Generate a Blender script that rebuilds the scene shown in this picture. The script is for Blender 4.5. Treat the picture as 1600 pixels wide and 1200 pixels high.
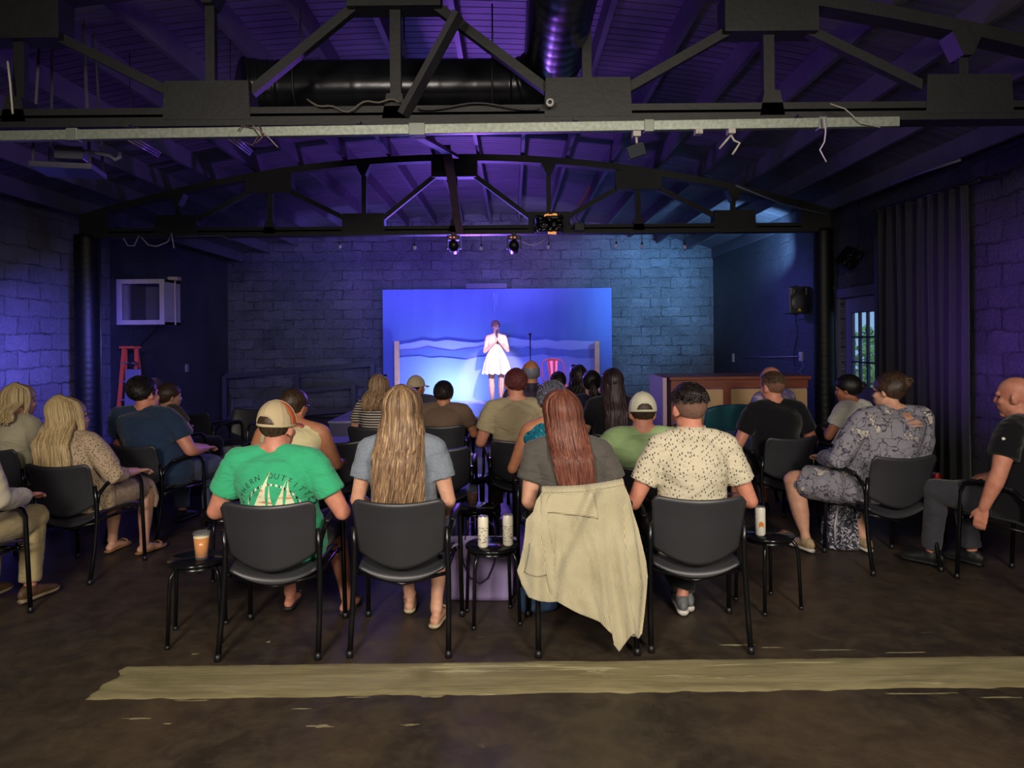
import bpy, bmesh, math, random
from mathutils import Vector, Matrix, Euler, noise
from mathutils.bvhtree import BVHTree
random.seed(7)
PI = math.pi
R = math.radians
scene = bpy.context.scene
for o in list(bpy.data.objects):
    bpy.data.objects.remove(o)

# ------------------------------------------------------------------ camera
F = 1109.0           # focal length in pixels of a 1600x1200 frame
CH = 1.60            # lens height
HY = 530.0           # image row of the horizon
ROLL = R(0.5)
cam_d = bpy.data.cameras.new('camera')
cam = bpy.data.objects.new('camera', cam_d)
scene.collection.objects.link(cam)
cam.location = (0, 0, CH)
cam.rotation_euler = (R(90), ROLL, 0)
cam_d.sensor_width = 36.0
cam_d.lens = F / 1600.0 * 36.0
cam_d.shift_y = -(600.0 - HY) / 1600.0
cam_d.clip_start = 0.05
scene.camera = cam

def P(px, py, Y):
    """world point seen at photo pixel (px,py) at distance Y"""
    u = (px - 800.0) / F; v = -(py - HY) / F
    x = u * math.cos(ROLL) + v * math.sin(ROLL)
    z = -u * math.sin(ROLL) + v * math.cos(ROLL)
    return Vector((x * Y, Y, CH + z * Y))

# ------------------------------------------------------------------ world, lights, exposure
w = bpy.data.worlds.new('world'); scene.world = w
w.use_nodes = True
w.node_tree.nodes['Background'].inputs[0].default_value = (0.30, 0.52, 0.85, 1)
w.node_tree.nodes['Background'].inputs[1].default_value = 1.0

def area(name, loc, target, size, power, col, spread=180, sy=None):
    l = bpy.data.lights.new(name, 'AREA'); l.energy = power; l.color = col
    l.size = size; l.spread = R(spread)
    if sy: l.shape = 'RECTANGLE'; l.size_y = sy
    o = bpy.data.objects.new(name, l); scene.collection.objects.link(o)
    o.location = loc
    o.rotation_euler = (Vector(target) - Vector(loc)).to_track_quat('-Z', 'Y').to_euler()
    return o

def spot(name, loc, target, angle, power, col, blend=0.4, rad=0.05):
    l = bpy.data.lights.new(name, 'SPOT'); l.energy = power; l.color = col
    l.spot_size = R(angle); l.spot_blend = blend; l.shadow_soft_size = rad
    o = bpy.data.objects.new(name, l); scene.collection.objects.link(o)
    o.location = loc
    o.rotation_euler = (Vector(target) - Vector(loc)).to_track_quat('-Z', 'Y').to_euler()
    return o

def point(name, loc, power, col, rad=0.1):
    l = bpy.data.lights.new(name, 'POINT'); l.energy = power; l.color = col
    l.shadow_soft_size = rad
    o = bpy.data.objects.new(name, l); scene.collection.objects.link(o)
    o.location = loc
    return o

WARM = (1.0, 0.89, 0.75)
BLUE = (0.10, 0.12, 1.0)
VIOLET = (0.36, 0.12, 1.0)
# warm area lights added out of view, as ambient fill on the front rows
area('warm_fill_left', (-1.6, -1.2, 2.75), (-1.4, 4.2, 0.7), 0.9, 78, WARM, 108)
area('warm_fill_right', (1.9, -1.2, 2.75), (1.6, 4.2, 0.7), 0.9, 78, WARM, 108)
area('warm_fill_high', (0.2, 0.6, 3.0), (0.2, 3.0, 0), 0.6, 24, WARM, 150)
# stage key on the performer, from the truss
spot('stage_key', (0.30, 9.62, 2.86), (-0.27, 13.4, 1.15), 17, 1750, (1.0, 0.74, 0.86), 0.5, 0.04)
spot('stage_pink', (1.3, 9.6, 2.9), (0.9, 13.4, 0.7), 24, 190, (1.0, 0.22, 0.55), 0.6, 0.04)
# blue wash over the backdrop, from the two moving heads
spot('moving_head_light', (-1.0, 9.35, 2.75), (-0.9, 14.3, 1.4), 52, 520, (0.09, 0.14, 1.0), 0.6, 0.06)
spot('moving_head_light_b', (0.05, 9.35, 2.75), (0.6, 14.3, 1.5), 52, 520, (0.09, 0.14, 1.0), 0.6, 0.06)
# white-cyan footlight glow at the backdrop's base
area('foot_light', (-1.27, 13.55, 0.44), (-1.27, 14.3, 0.80), 0.45, 32, (0.62, 0.88, 1.0), 160)
# violet up-wash on the ceiling from the stage front
spot('ceiling_wash', (-0.6, 11.6, 1.9), (-0.9, 7.8, 4.2), 120, 360, VIOLET, 0.8, 0.1)
spot('ceiling_wash_back', (-0.8, 11.2, 2.0), (-0.9, 13.2, 4.2), 130, 330, VIOLET, 0.8, 0.1)
spot('ceiling_wash_front', (0.3, 8.6, 2.7), (0.2, 5.4, 4.0), 110, 42, VIOLET, 0.8, 0.1)
# cyan lamp in the far right corner
spot('cyan_lamp', (3.3, 12.2, 3.0), (2.75, 15.0, 2.35), 78, 580, (0.22, 0.56, 1.0), 0.9, 0.05)
spot('cyan_lamp_up', (3.9, 10.2, 2.6), (3.85, 12.0, 3.45), 78, 620, (0.24, 0.56, 1.0), 0.9, 0.05)
# blue wash on the side walls
spot('blue_left', (-4.2, 7.5, 1.8), (-6.0, 9.1, 0.7), 96, 680, (0.17, 0.15, 1.0), 0.9, 0.1)
spot('violet_right', (3.1, 5.3, 1.2), (4.5, 6.3, 1.6), 74, 230, (0.32, 0.12, 1.0), 0.9, 0.1)
spot('blue_right', (2.6, 10.8, 2.6), (4.3, 11.2, 1.7), 110, 130, (0.16, 0.14, 1.0), 0.9, 0.1)
area('blue_house', (-0.8, 10.6, 3.0), (-0.8, 7.0, 0.6), 1.6, 34, (0.16, 0.14, 1.0), 170)
area('blue_back_wall', (-2.6, 12.6, 3.3), (-3.2, 15.0, 2.0), 0.8, 42, (0.24, 0.22, 1.0), 170)
spot('lilac_back_wall', (0.2, 11.8, 3.0), (0.5, 15.0, 3.75), 70, 260, (0.50, 0.42, 1.0), 0.9, 0.1)

scene.view_settings.view_transform = 'Standard'
scene.view_settings.look = 'None'
scene.view_settings.gamma = 1.0
scene.view_settings.use_curve_mapping = False
scene.view_settings.exposure = 0.0

# ------------------------------------------------------------------ materials
def lin(c):
    return tuple((x / 12.92 if x <= 0.04045 else ((x + 0.055) / 1.055) ** 2.4) for x in c)

def H(s):
    return tuple(int(s[i:i + 2], 16) / 255.0 for i in (0, 2, 4))

class NT:
    def __init__(s, name):
        s.m = bpy.data.materials.new(name); s.m.use_nodes = True
        s.t = s.m.node_tree; s.b = s.t.nodes['Principled BSDF']
    def n(s, ty, **kw):
        nd = s.t.nodes.new(ty)
        for k, v in kw.items():
            if hasattr(nd, k): setattr(nd, k, v)
            else: nd.inputs[k.replace('_', ' ')].default_value = v
        return nd
    def l(s, a, b): s.t.links.new(a, b)
    def coord(s, scale=(1, 1, 1), rot=(0, 0, 0), kind='Object'):
        tc = s.n('ShaderNodeTexCoord'); mp = s.n('ShaderNodeMapping')
        mp.inputs['Scale'].default_value = scale; mp.inputs['Rotation'].default_value = rot
        s.l(tc.outputs[kind], mp.inputs['Vector']); return mp.outputs[0]
    def noise(s, vec, scale, detail=4, rough=0.55, dist=0.0):
        nd = s.n('ShaderNodeTexNoise'); nd.inputs['Scale'].default_value = scale
        nd.inputs['Detail'].default_value = detail; nd.inputs['Roughness'].default_value = rough
        nd.inputs['Distortion'].default_value = dist
        s.l(vec, nd.inputs['Vector']); return nd.outputs['Fac']
    def ramp(s, fac, stops):
        nd = s.n('ShaderNodeValToRGB'); cr = nd.color_ramp
        while len(cr.elements) < len(stops): cr.elements.new(0.5)
        for e, (p, c) in zip(cr.elements, stops):
            e.position = p; e.color = (*c, 1) if len(c) == 3 else c
        s.l(fac, nd.inputs[0]); return nd.outputs[0]
    def mix(s, fac, a, b, mode='MIX'):
        nd = s.n('ShaderNodeMix'); nd.data_type = 'RGBA'; nd.blend_type = mode
        for idx, v in ((0, fac), (6, a), (7, b)):
            if hasattr(v, 'links') or hasattr(v, 'is_linked'): s.l(v, nd.inputs[idx])
            elif idx == 0: nd.inputs[0].default_value = v
            else: nd.inputs[idx].default_value = (*v, 1)
        return nd.outputs[2]
    def bump(s, h, strength, dist=0.01, prev=None):
        nd = s.n('ShaderNodeBump'); nd.inputs['Strength'].default_value = strength
        nd.inputs['Distance'].default_value = dist
        s.l(h, nd.inputs['Height'])
        if prev: s.l(prev, nd.inputs['Normal'])
        s.l(nd.outputs[0], s.b.inputs['Normal']); return nd.outputs[0]
    def base(s, c):
        if hasattr(c, 'is_linked'): s.l(c, s.b.inputs['Base Color'])
        else: s.b.inputs['Base Color'].default_value = (*c, 1)

MC = {}
def M(name, hexcol, rough=0.6, metal=0.0, var=0.0, vs=6.0, bs=0, bd=0.004, bstr=0.4, spec=0.5, stretch=(1, 1, 1), sheen=0):
    if name in MC: return MC[name]
    t = NT(name); c = lin(H(hexcol))
    t.b.inputs['Roughness'].default_value = rough
    t.b.inputs['Metallic'].default_value = metal
    t.b.inputs['Specular IOR Level'].default_value = spec
    if sheen: t.b.inputs['Sheen Weight'].default_value = sheen
    v = t.coord(stretch)
    if var:
        nz = t.noise(v, vs, 5)
        a = tuple(x * (1 - var) for x in c); b = tuple(min(1, x * (1 + var)) for x in c)
        t.base(t.ramp(nz, [(0.3, a), (0.7, b)]))
    else: t.base(c)
    if bs:
        t.bump(t.noise(v, bs, 4), bstr, bd)
    MC[name] = t.m
    return t.m

def fabric(name, hexcol, var=0.08, wrinkle=0.5, heather=0.0):
    if name in MC: return MC[name]
    t = NT(name); c = lin(H(hexcol))
    t.b.inputs['Roughness'].default_value = 0.9
    t.b.inputs['Specular IOR Level'].default_value = 0.15
    t.b.inputs['Sheen Weight'].default_value = 0.15
    v = t.coord()
    a = tuple(x * (1 - var) for x in c); b = tuple(min(1, x * (1 + var)) for x in c)
    col = t.ramp(t.noise(v, 9, 4), [(0.3, a), (0.7, b)])
    if heather:
        nz = t.noise(t.coord((1, 1, 3)), 160, 3, 0.7)
        col = t.mix(t.ramp(nz, [(0.4, (0, 0, 0)), (0.6, (heather,) * 3)]), col, tuple(min(1, x * 1.9 + .04) for x in c))
    t.base(col)
    vv = t.coord((1, 1, 2.2), (0.35, 0.2, 0.0))
    b1 = t.bump(t.noise(vv, 5.5, 3, 0.5, 1.2), wrinkle, 0.03)
    t.bump(t.noise(v, 500, 2), 0.15, 0.001, b1)
    MC[name] = t.m
    return t.m

def skin(name, hexcol):
    if name in MC: return MC[name]
    t = NT(name); c = lin(H(hexcol))
    t.b.inputs['Roughness'].default_value = 0.5
    t.b.inputs['Specular IOR Level'].default_value = 0.35
    t.b.inputs['Subsurface Weight'].default_value = 0.08
    t.b.inputs['Subsurface Radius'].default_value = (0.02, 0.008, 0.004)
    v = t.coord()
    a = (c[0] * .86, c[1] * .76, c[2] * .74); b = (min(1, c[0] * 1.08), c[1] * 1.1, c[2] * 1.1)
    t.base(t.ramp(t.noise(v, 22, 5), [(0.3, a), (0.7, b)]))
    t.bump(t.noise(v, 180, 4), 0.12, 0.002)
    MC[name] = t.m
    return t.m

def hairmat(name, stops, rough=0.45, sc=30):
    """stops: list of hex colours, varied lock by lock"""
    if name in MC: return MC[name]
    t = NT(name)
    t.b.inputs['Roughness'].default_value = rough
    t.b.inputs['Specular IOR Level'].default_value = 0.35
    g = t.n('ShaderNodeNewGeometry')
    nz = t.noise(t.coord((1, 1, .12)), sc * 2.4, 4, 0.6)
    add = t.n('ShaderNodeMath', operation='MULTIPLY_ADD'); add.inputs[1].default_value = 0.55; 
    t.l(nz, add.inputs[0])
    m2 = t.n('ShaderNodeMath', operation='MULTIPLY'); m2.inputs[1].default_value = 0.45
    t.l(g.outputs['Random Per Island'], m2.inputs[0]); t.l(m2.outputs[0], add.inputs[2])
    n = len(stops)
    t.base(t.ramp(add.outputs[0], [(0.22 + 0.5 * i / max(1, n - 1), lin(H(c))) for i, c in enumerate(stops)]))
    t.bump(t.noise(t.coord((1, 1, .08)), 160, 3), 0.5, 0.004)
    MC[name] = t.m
    return t.m

def block_mat(name, axis, col, colvar, rough, depth=0.035, rowh=0.205, bw=0.42, spk=0.5, flat=False):
    """painted concrete-block wall; axis = 'x' for walls running along x, 'y' along y"""
    t = NT(name)
    t.b.inputs['Roughness'].default_value = rough
    tc = t.n('ShaderNodeTexCoord'); sp = t.n('ShaderNodeSeparateXYZ'); cb = t.n('ShaderNodeCombineXYZ')
    t.l(tc.outputs['Object'], sp.inputs[0])
    t.l(sp.outputs[0 if axis == 'x' else 1], cb.inputs[0]); t.l(sp.outputs[2], cb.inputs[1])
    # wobble
    nz = t.n('ShaderNodeTexNoise'); nz.inputs['Scale'].default_value = 4.5; nz.inputs['Detail'].default_value = 7
    t.l(cb.outputs[0], nz.inputs['Vector'])
    sub = t.n('ShaderNodeVectorMath', operation='SUBTRACT'); sub.inputs[1].default_value = (.5, .5, .5)
    t.l(nz.outputs['Color'], sub.inputs[0])
    sc = t.n('ShaderNodeVectorMath', operation='SCALE'); sc.inputs['Scale'].default_value = 0.10
    t.l(sub.outputs[0], sc.inputs[0])
    ad = t.n('ShaderNodeVectorMath', operation='ADD'); t.l(cb.outputs[0], ad.inputs[0]); t.l(sc.outputs[0], ad.inputs[1])
    bk = t.n('ShaderNodeTexBrick'); bk.offset = 0.5
    bk.inputs['Scale'].default_value = 1.0
    bk.inputs['Mortar Size'].default_value = 0.017
    bk.inputs['Mortar Smooth'].default_value = 0.9
    bk.inputs['Brick Width'].default_value = bw; bk.inputs['Row Height'].default_value = rowh
    t.l(ad.outputs[0], bk.inputs['Vector'])
    fill = t.ramp(t.noise(cb.outputs[0], 3.2, 5, .65), [(.38, (.12, .12, .12)), (.60, (1, 1, 1))])
    fm = t.n('ShaderNodeMath', operation='MULTIPLY'); t.l(bk.outputs['Fac'], fm.inputs[0]); t.l(fill, fm.inputs[1])
    h1 = t.n('ShaderNodeMath', operation='SUBTRACT'); h1.inputs[0].default_value = 1.0
    t.l(fm.outputs[0], h1.inputs[1])
    rough_n = t.noise(cb.outputs[0], 9, 8, 0.68)
    fine = t.noise(cb.outputs[0], 34, 6, 0.7)
    b1 = t.bump(h1.outputs[0], 1.0, depth)
    b2 = t.bump(rough_n, 1.0, depth * 3.4, b1)
    t.bump(fine, 1.0, depth * .8, b2)
    big = t.noise(cb.outputs[0], 1.3, 4)
    c = t.ramp(big, [(0.3, tuple(x * (1 - colvar) for x in col)), (0.7, tuple(x * (1 + colvar) for x in col))])
    bk.inputs['Color1'].default_value = (.84, .84, .84, 1); bk.inputs['Color2'].default_value = (1.12, 1.12, 1.12, 1); bk.inputs['Mortar'].default_value = (.9, .9, .9, 1)
    if not flat:
        c = t.mix(1.0, c, bk.outputs['Color'], 'MULTIPLY'); c = t.mix(fm.outputs[0], c, tuple(x * .33 for x in col))  # joints darkened in the colour, as shade of the relief
    if spk:
        s2 = t.noise(cb.outputs[0], 55, 5, .8)
        c = t.mix(t.ramp(s2, [(0.66, (0, 0, 0)), (0.74, (spk,) * 3)]), c, tuple(min(1, x * 3.5) for x in col))  # pale specks put highlights of the rough relief into the colour
    t.base(c)
    return t.m

# ------------------------------------------------------------------ mesh helpers
class MB:
    def __init__(s): s.v = []; s.f = []
    def add(s, vs, fs):
        k = len(s.v); s.v += [tuple(v) for v in vs]; s.f += [tuple(i + k for i in f) for f in fs]; return s
    def box(s, c, d, rot=None, taper=1.0):
        x, y, z = (q / 2 for q in d); vs = []
        for sz in (-1, 1):
            tp = taper if sz > 0 else 1.0
            for sx, sy in ((-1, -1), (1, -1), (1, 1), (-1, 1)):
                p = Vector((sx * x * tp, sy * y * tp, sz * z))
                if rot is not None: p = rot @ p
                vs.append(p + Vector(c))
        return s.add(vs, [(3, 2, 1, 0), (4, 5, 6, 7), (0, 1, 5, 4), (1, 2, 6, 5), (2, 3, 7, 6), (3, 0, 4, 7)])
    def bar(s, a, b, wd, ht, up=Vector((0, 0, 1))):
        """rectangular bar from a to b; wd across, ht along 'up'"""
        a = Vector(a); b = Vector(b); d = (b - a).normalized()
        side = d.cross(Vector(up))
        if side.length < 1e-4: side = Vector((1, 0, 0))
        side.normalize(); u = side.cross(d).normalized()
        vs = []
        for p in (a, b):
            for i, j in ((-1, -1), (1, -1), (1, 1), (-1, 1)):
                vs.append(p + side * (i * wd / 2) + u * (j * ht / 2))
        return s.add(vs, [(3, 2, 1, 0), (4, 5, 6, 7), (0, 1, 5, 4), (1, 2, 6, 5), (2, 3, 7, 6), (3, 0, 4, 7)])
    def tube(s, pts, rad, n=12, caps=True, flat=1.0, upv=None, dome=False):
        """swept tube; rad float or list (float or (a,b))"""
        pts = [Vector(p) for p in pts]; m = len(pts)
        if not isinstance(rad, (list, tuple)): rad = [rad] * m
        if dome:
            # rounded ends
            def ab(r): return r if isinstance(r, tuple) else (r, r)
            d0 = (pts[0] - pts[1]).normalized(); d1 = (pts[-1] - pts[-2]).normalized()
            r0 = ab(rad[0]); r1 = ab(rad[-1]); m0 = min(r0); m1 = min(r1)
            pre = []; prr = []
            for a in (80, 55, 30):
                c_, s_ = math.cos(R(a)), math.sin(R(a))
                pre.append(pts[0] + d0 * (m0 * s_)); prr.append((r0[0] * c_, r0[1] * c_))
            post = []; por = []
            for a in (30, 55, 80):
                c_, s_ = math.cos(R(a)), math.sin(R(a))
                post.append(pts[-1] + d1 * (m1 * s_)); por.append((r1[0] * c_, r1[1] * c_))
            pts = pre + pts + post; rad = prr + list(rad) + por; m = len(pts)
        tan = []
        for i in range(m):
            a = pts[max(0, i - 1)]; b = pts[min(m - 1, i + 1)]
            d = (b - a); tan.append(d.normalized() if d.length > 1e-9 else Vector((0, 0, 1)))
        u = Vector(upv) if upv is not None else (Vector((1, 0, 0)) if abs(tan[0].x) < 0.9 else Vector((0, 1, 0)))
        vs = []
        for i in range(m):
            u = (u - tan[i] * u.dot(tan[i])); u.normalize(); v = tan[i].cross(u)
            r = rad[i]; ra, rb = r if isinstance(r, tuple) else (r, r * flat)
            for k in range(n):
                a = 2 * PI * k / n
                vs.append(pts[i] + u * (ra * math.cos(a)) + v * (rb * math.sin(a)))
        fs = []
        for i in range(m - 1):
            for k in range(n):
                k2 = (k + 1) % n
                fs.append((i * n + k, i * n + k2, (i + 1) * n + k2, (i + 1) * n + k))
        if caps:
            fs.append(tuple(reversed(range(n)))); fs.append(tuple((m - 1) * n + k for k in range(n)))
        return s.add(vs, fs)
    def ell(s, c, r, rot=None, n=16, m=10, fn=None):
        vs = []; fs = []; c = Vector(c)
        for i in range(m + 1):
            th = PI * i / m
            for k in range(n):
                ph = 2 * PI * k / n
                d = Vector((math.sin(th) * math.cos(ph), math.sin(th) * math.sin(ph), math.cos(th)))
                q = 1.0 if fn is None else fn(d)
                p = Vector((d.x * r[0] * q, d.y * r[1] * q, d.z * r[2] * q))
                if rot is not None: p = rot @ p
                vs.append(c + p)
        for i in range(m):
            for k in range(n):
                k2 = (k + 1) % n
                fs.append((i * n + k, (i + 1) * n + k, (i + 1) * n + k2, i * n + k2))
        return s.add(vs, fs)
    def rings(s, rs, n=24, caps=True, power=2.0):
        """stack of horizontal super-ellipse rings (x,y,z,a,b)"""
        vs = []; fs = []
        for (x, y, z, a, b) in rs:
            for k in range(n):
                t = 2 * PI * k / n; c_ = math.cos(t); s_ = math.sin(t)
                vs.append((x + a * math.copysign(abs(c_) ** (2 / power), c_), y + b * math.copysign(abs(s_) ** (2 / power), s_), z))
        m = len(rs)
        for i in range(m - 1):
            for k in range(n):
                k2 = (k + 1) % n
                fs.append((i * n + k, i * n + k2, (i + 1) * n + k2, (i + 1) * n + k))
        if caps:
            fs.append(tuple(reversed(range(n)))); fs.append(tuple((m - 1) * n + k for k in range(n)))
        return s.add(vs, fs)
    def lathe(s, prof, c=(0, 0, 0), n=32, caps=False):
        return s.rings([(c[0], c[1], c[2] + z, r, r) for r, z in prof], n, caps)
    def prism(s, poly, y0, y1):
        """polygon in x,z extruded along y"""
        n = len(poly)
        vs = [(x, y0, z) for x, z in poly] + [(x, y1, z) for x, z in poly]
        fs = [tuple(range(n)), tuple(reversed(range(n, 2 * n)))]
        for k in range(n):
            k2 = (k + 1) % n; fs.append((k, n + k, n + k2, k2))
        return s.add(vs, fs)
    def grid(s, fn, nu, nv, close_u=False):
        vs = [fn(i / (nu - (0 if close_u else 1)), j / (nv - 1)) for j in range(nv) for i in range(nu)]
        fs = []
        for j in range(nv - 1):
            for i in range(nu if close_u else nu - 1):
                i2 = (i + 1) % nu
                fs.append((j * nu + i, j * nu + i2, (j + 1) * nu + i2, (j + 1) * nu + i))
        return s.add(vs, fs)
    def xf(s, mat):
        s.v = [tuple(mat @ Vector(v)) for v in s.v]; return s

def mesh_of(name, mb, smooth=True, fix=True):
    me = bpy.data.meshes.new(name)
    me.from_pydata(mb.v, [], mb.f)
    if fix:
        bm = bmesh.new(); bm.from_mesh(me)
        bmesh.ops.recalc_face_normals(bm, faces=bm.faces)
        bm.to_mesh(me); bm.free()
    me.update()
    if smooth:
        for p in me.polygons: p.use_smooth = True
    return me

def obj(name, mb, mat, parent=None, smooth=True, bevel=0, solid=0, sub=0, auto=False):
    me = mesh_of(name, mb, smooth)
    o = bpy.data.objects.new(name, me); scene.collection.objects.link(o)
    if mat is not None: me.materials.append(mat)
    if parent is not None: o.parent = parent
    if solid:
        md = o.modifiers.new('solid', 'SOLIDIFY'); md.thickness = solid; md.offset = 0
    if bevel:
        md = o.modifiers.new('bevel', 'BEVEL'); md.width = bevel; md.segments = 2; md.limit_method = 'ANGLE'
    if sub:
        md = o.modifiers.new('sub', 'SUBSURF'); md.levels = sub; md.render_levels = sub
    if auto:
        try: me.set_sharp_from_angle(angle=R(38))
        except Exception: pass
    return o

def remesh(name, mb, voxel, mat, parent=None, smooth=3, disp=None, fac=0.5):
    me = mesh_of(name, mb)
    o = bpy.data.objects.new(name + '_src', me); scene.collection.objects.link(o)
    md = o.modifiers.new('r', 'REMESH'); md.mode = 'VOXEL'; md.voxel_size = voxel
    if smooth:
        ms = o.modifiers.new('s', 'SMOOTH'); ms.factor = fac; ms.iterations = smooth
    dg = bpy.context.evaluated_depsgraph_get()
    dg.update()
    ev = o.evaluated_get(dg)
    nm = bpy.data.meshes.new_from_object(ev)
    bpy.data.objects.remove(o); bpy.data.meshes.remove(me)
    nm.name = name
    if disp is not None:
        ns = [v.normal.copy() for v in nm.vertices]
        for v, nn in zip(nm.vertices, ns):
            v.co = v.co + nn * disp(v.co)
    for p in nm.polygons: p.use_smooth = True
    nm.materials.clear()
    if mat is not None: nm.materials.append(mat)
    r = bpy.data.objects.new(name, nm); scene.collection.objects.link(r)
    if parent is not None: r.parent = parent
    return r

def tag(o, label=None, cat=None, group=None, kind=None):
    if label: o['label'] = label
    if cat: o['category'] = cat
    if group: o['group'] = group
    if kind: o['kind'] = kind
    return o

def empty(name, loc=(0, 0, 0), rz=0, label=None, cat=None, group=None):
    o = bpy.data.objects.new(name, None); scene.collection.objects.link(o)
    o.location = loc; o.rotation_euler = (0, 0, rz); o.empty_display_size = 0.1
    tag(o, label, cat, group)
    return o

def copy_tree(o, parent=None):
    c = o.copy(); scene.collection.objects.link(c); c.parent = parent
    for ch in list(o.children): copy_tree(ch, c)
    return c

def rbox(mb, c, d, b=0.01):
    return mb.box(c, d)

# ================================================================== THE ROOM
CX = -0.74                       # middle of the bow trusses
XL, XR, YB, YF = -6.0, 4.5, 15.0, -4.0
def roof(x, off=0.0): return 4.04 - 0.0312 * (x - CX) ** 2 + off     # top of the truss chord

blk = lin(H('2b2c35'))
m_wall_back = block_mat('painted_block_back', 'x', lin(H('70737f')), .3, 0.30)
m_wall_left = block_mat('painted_block_left', 'y', lin(H('7a7a84')), .2, 0.55, rowh=0.215)
m_wall_right = block_mat('painted_block_right', 'y', lin(H('55525e')), .25, 0.5, depth=.05)
m_wall_side = block_mat('painted_block_side', 'y', lin(H('34343c')), .25, 0.5, depth=0.006, flat=True)

def tagS(o): return tag(o, kind='structure')

# floor
t = NT('stained_concrete')
v = t.coord((1, 1, 1))
n1 = t.noise(v, 1.1, 7, 0.62, 0.6); n2 = t.noise(v, 6.5, 6, 0.7, 0.4)
c = t.ramp(n1, [(0.3, lin(H('231e1c'))), (0.5, lin(H('382f27'))), (0.72, lin(H('4e4032')))])
c = t.mix(t.ramp(n2, [(0.42, (0, 0, 0)), (0.75, (.55, .55, .55))]), c, lin(H('5c513f')))
n3 = t.noise(t.coord((1, 2.4, 1)), 3.4, 9, 0.75, 1.0)
c = t.mix(t.ramp(n3, [(0.66, (0, 0, 0)), (0.71, (.75, .75, .75))]), c, lin(H('80775a')))
t.base(c)
t.b.inputs['Specular IOR Level'].default_value = 0.4
rr = t.n('ShaderNodeMapRange'); rr.inputs[3].default_value = 0.30; rr.inputs[4].default_value = 0.62
t.l(n2, rr.inputs[0]); t.l(rr.outputs[0], t.b.inputs['Roughness'])
t.bump(t.noise(v, 5, 8, 0.65), 0.35, 0.02)
m_floor = t.m
mb = MB(); mb.box((CX, 5.5, -0.05), (10.7, 19.2, 0.1))
tagS(obj('floor', mb, m_floor, smooth=False))

# filled trench strip across the floor
t = NT('trench_filler')
v = t.coord((0.35, 1.6, 1))
n1 = t.noise(v, 5, 7, 0.6, 0.8)
c = t.ramp(n1, [(0.25, lin(H('6e6648'))), (0.55, lin(H('8c8360'))), (0.8, lin(H('a59b77')))])
st = t.noise(t.coord((.25, 3.4, 1), (0, 0, .12)), 4.0, 6, 0.7, 1.2)
c = t.mix(t.ramp(st, [(0.60, (0, 0, 0)), (0.66, (.8, .8, .8))]), c, lin(H('c3bd95')))
t.base(c); t.b.inputs['Roughness'].default_value = 0.6
t.bump(st, 0.6, 0.01)
a0 = P(196, 1038, 3.5); 
def patch_edge(n, far):
    out = []
    for i in range(n + 1):
        q = i / n
        if far: x = -1.90 + q * 5.2; y = 3.505 + 0.012 * noise.noise((x * 3, 1, 0)) + .006 * noise.noise((x * 14, 2, 0)) + q * .035
        else: x = -1.93 + q * 5.2; y = 3.18 + 0.016 * noise.noise((x * 2.5, 5, 0)) + .012 * noise.noise((x * 11, 7, 0)) + q * .05
        out.append((x, y))
    return out
N = 220
top = patch_edge(N, True); bot = patch_edge(N, False)
mb = MB()
def pf(u, vv):
    i = min(N, int(round(u * N))); a = top[i]; b = bot[i]
    q = vv; x = a[0] * (1 - q) + b[0] * q; y = a[1] * (1 - q) + b[1] * q
    e = min(vv, 1 - vv, u * 6); z = 0.007 + 0.004 * max(0, 1 - e * 9) * (1 + noise.noise((x * 9, y * 9, 0)))
    z += .0015 * noise.noise((x * 7, y * 22, 3))
    if vv in (0, 1) or u == 0: z = 0.0005
    if u < .012: x += 0.05 * noise.noise((y * 14, 3, 1))
    return (x, y, z)
mb.grid(pf, N + 1, 15)
tagS(obj('floor_patch', mb, t.m))
# thin filler smears beside the strip; right-hand row paints floor highlights in colour
m_smear = M('filler_and_highlight', '8a8262', .7, var=.3, vs=14)
def smear(cx, cy, lx, ly, seed):
    mb = MB(); n = 30; vs = [(cx, cy, 0.0022)]
    for k in range(n):
        a = 2 * PI * k / n; r = 1 + .8 * noise.noise((math.cos(a) * 1.7 + seed * 7.1, math.sin(a) * 1.7, seed))
        vs.append((cx + lx * r * math.cos(a), cy + ly * r * math.sin(a), .0012))
    mb.add(vs, [(0, 1 + k, 1 + (k + 1) % n) for k in range(n)])
    return tagS(obj('floor_smear_highlight', mb, m_smear))
for i, (px, py, lx, ly) in enumerate([(420, 1003, .012, .01), (215, 1123, .05, .006), (262, 1131, .02, .004), (675, 1088, .06, .010),
        (470, 1108, .04, .005), (1150, 1008, .09, .009), (1205, 1012, .05, .006), (1300, 1016, .12, .006), (1420, 1020, .10, .006),
        (500, 1135, .05, .012), (640, 1133, .03, .008), (1440, 1084, .14, .008), (1560, 1090, .1, .006), (300, 1095, .07, .004),
        (560, 1090, .05, .004), (305, 1022, .02, .006)]):
    p = P(px, py, 1); s_ = CH / (CH - p.z); smear(p.x * s_, s_, lx, ly, i)

# walls
mb = MB(); mb.box((CX, YB + .1, 2.3), (10.7, .2, 4.6)); tagS(obj('wall_back', mb, m_wall_back, smooth=False))
mb = MB(); mb.box((XL - .1, 3.3, 2.3), (.2, 14.6, 4.6)); tagS(obj('wall_left', mb, m_wall_left, smooth=False))
mb = MB(); mb.box((XL - .1, 12.8, 2.3), (.2, 4.4, 4.6)); tagS(obj('wall_left_rear', mb, m_wall_side, smooth=False))
mb = MB(); mb.box((4.36, 12.5, 2.3), (.2, 5.2, 4.6)); tagS(obj('wall_right_rear', mb, m_wall_side, smooth=False))
mb = MB(); mb.box((CX, YF - .1, 2.3), (10.7, .2, 4.6)); tagS(obj('wall_front', mb, M('front_wall', '1c1a1a', .8), smooth=False))
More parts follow.
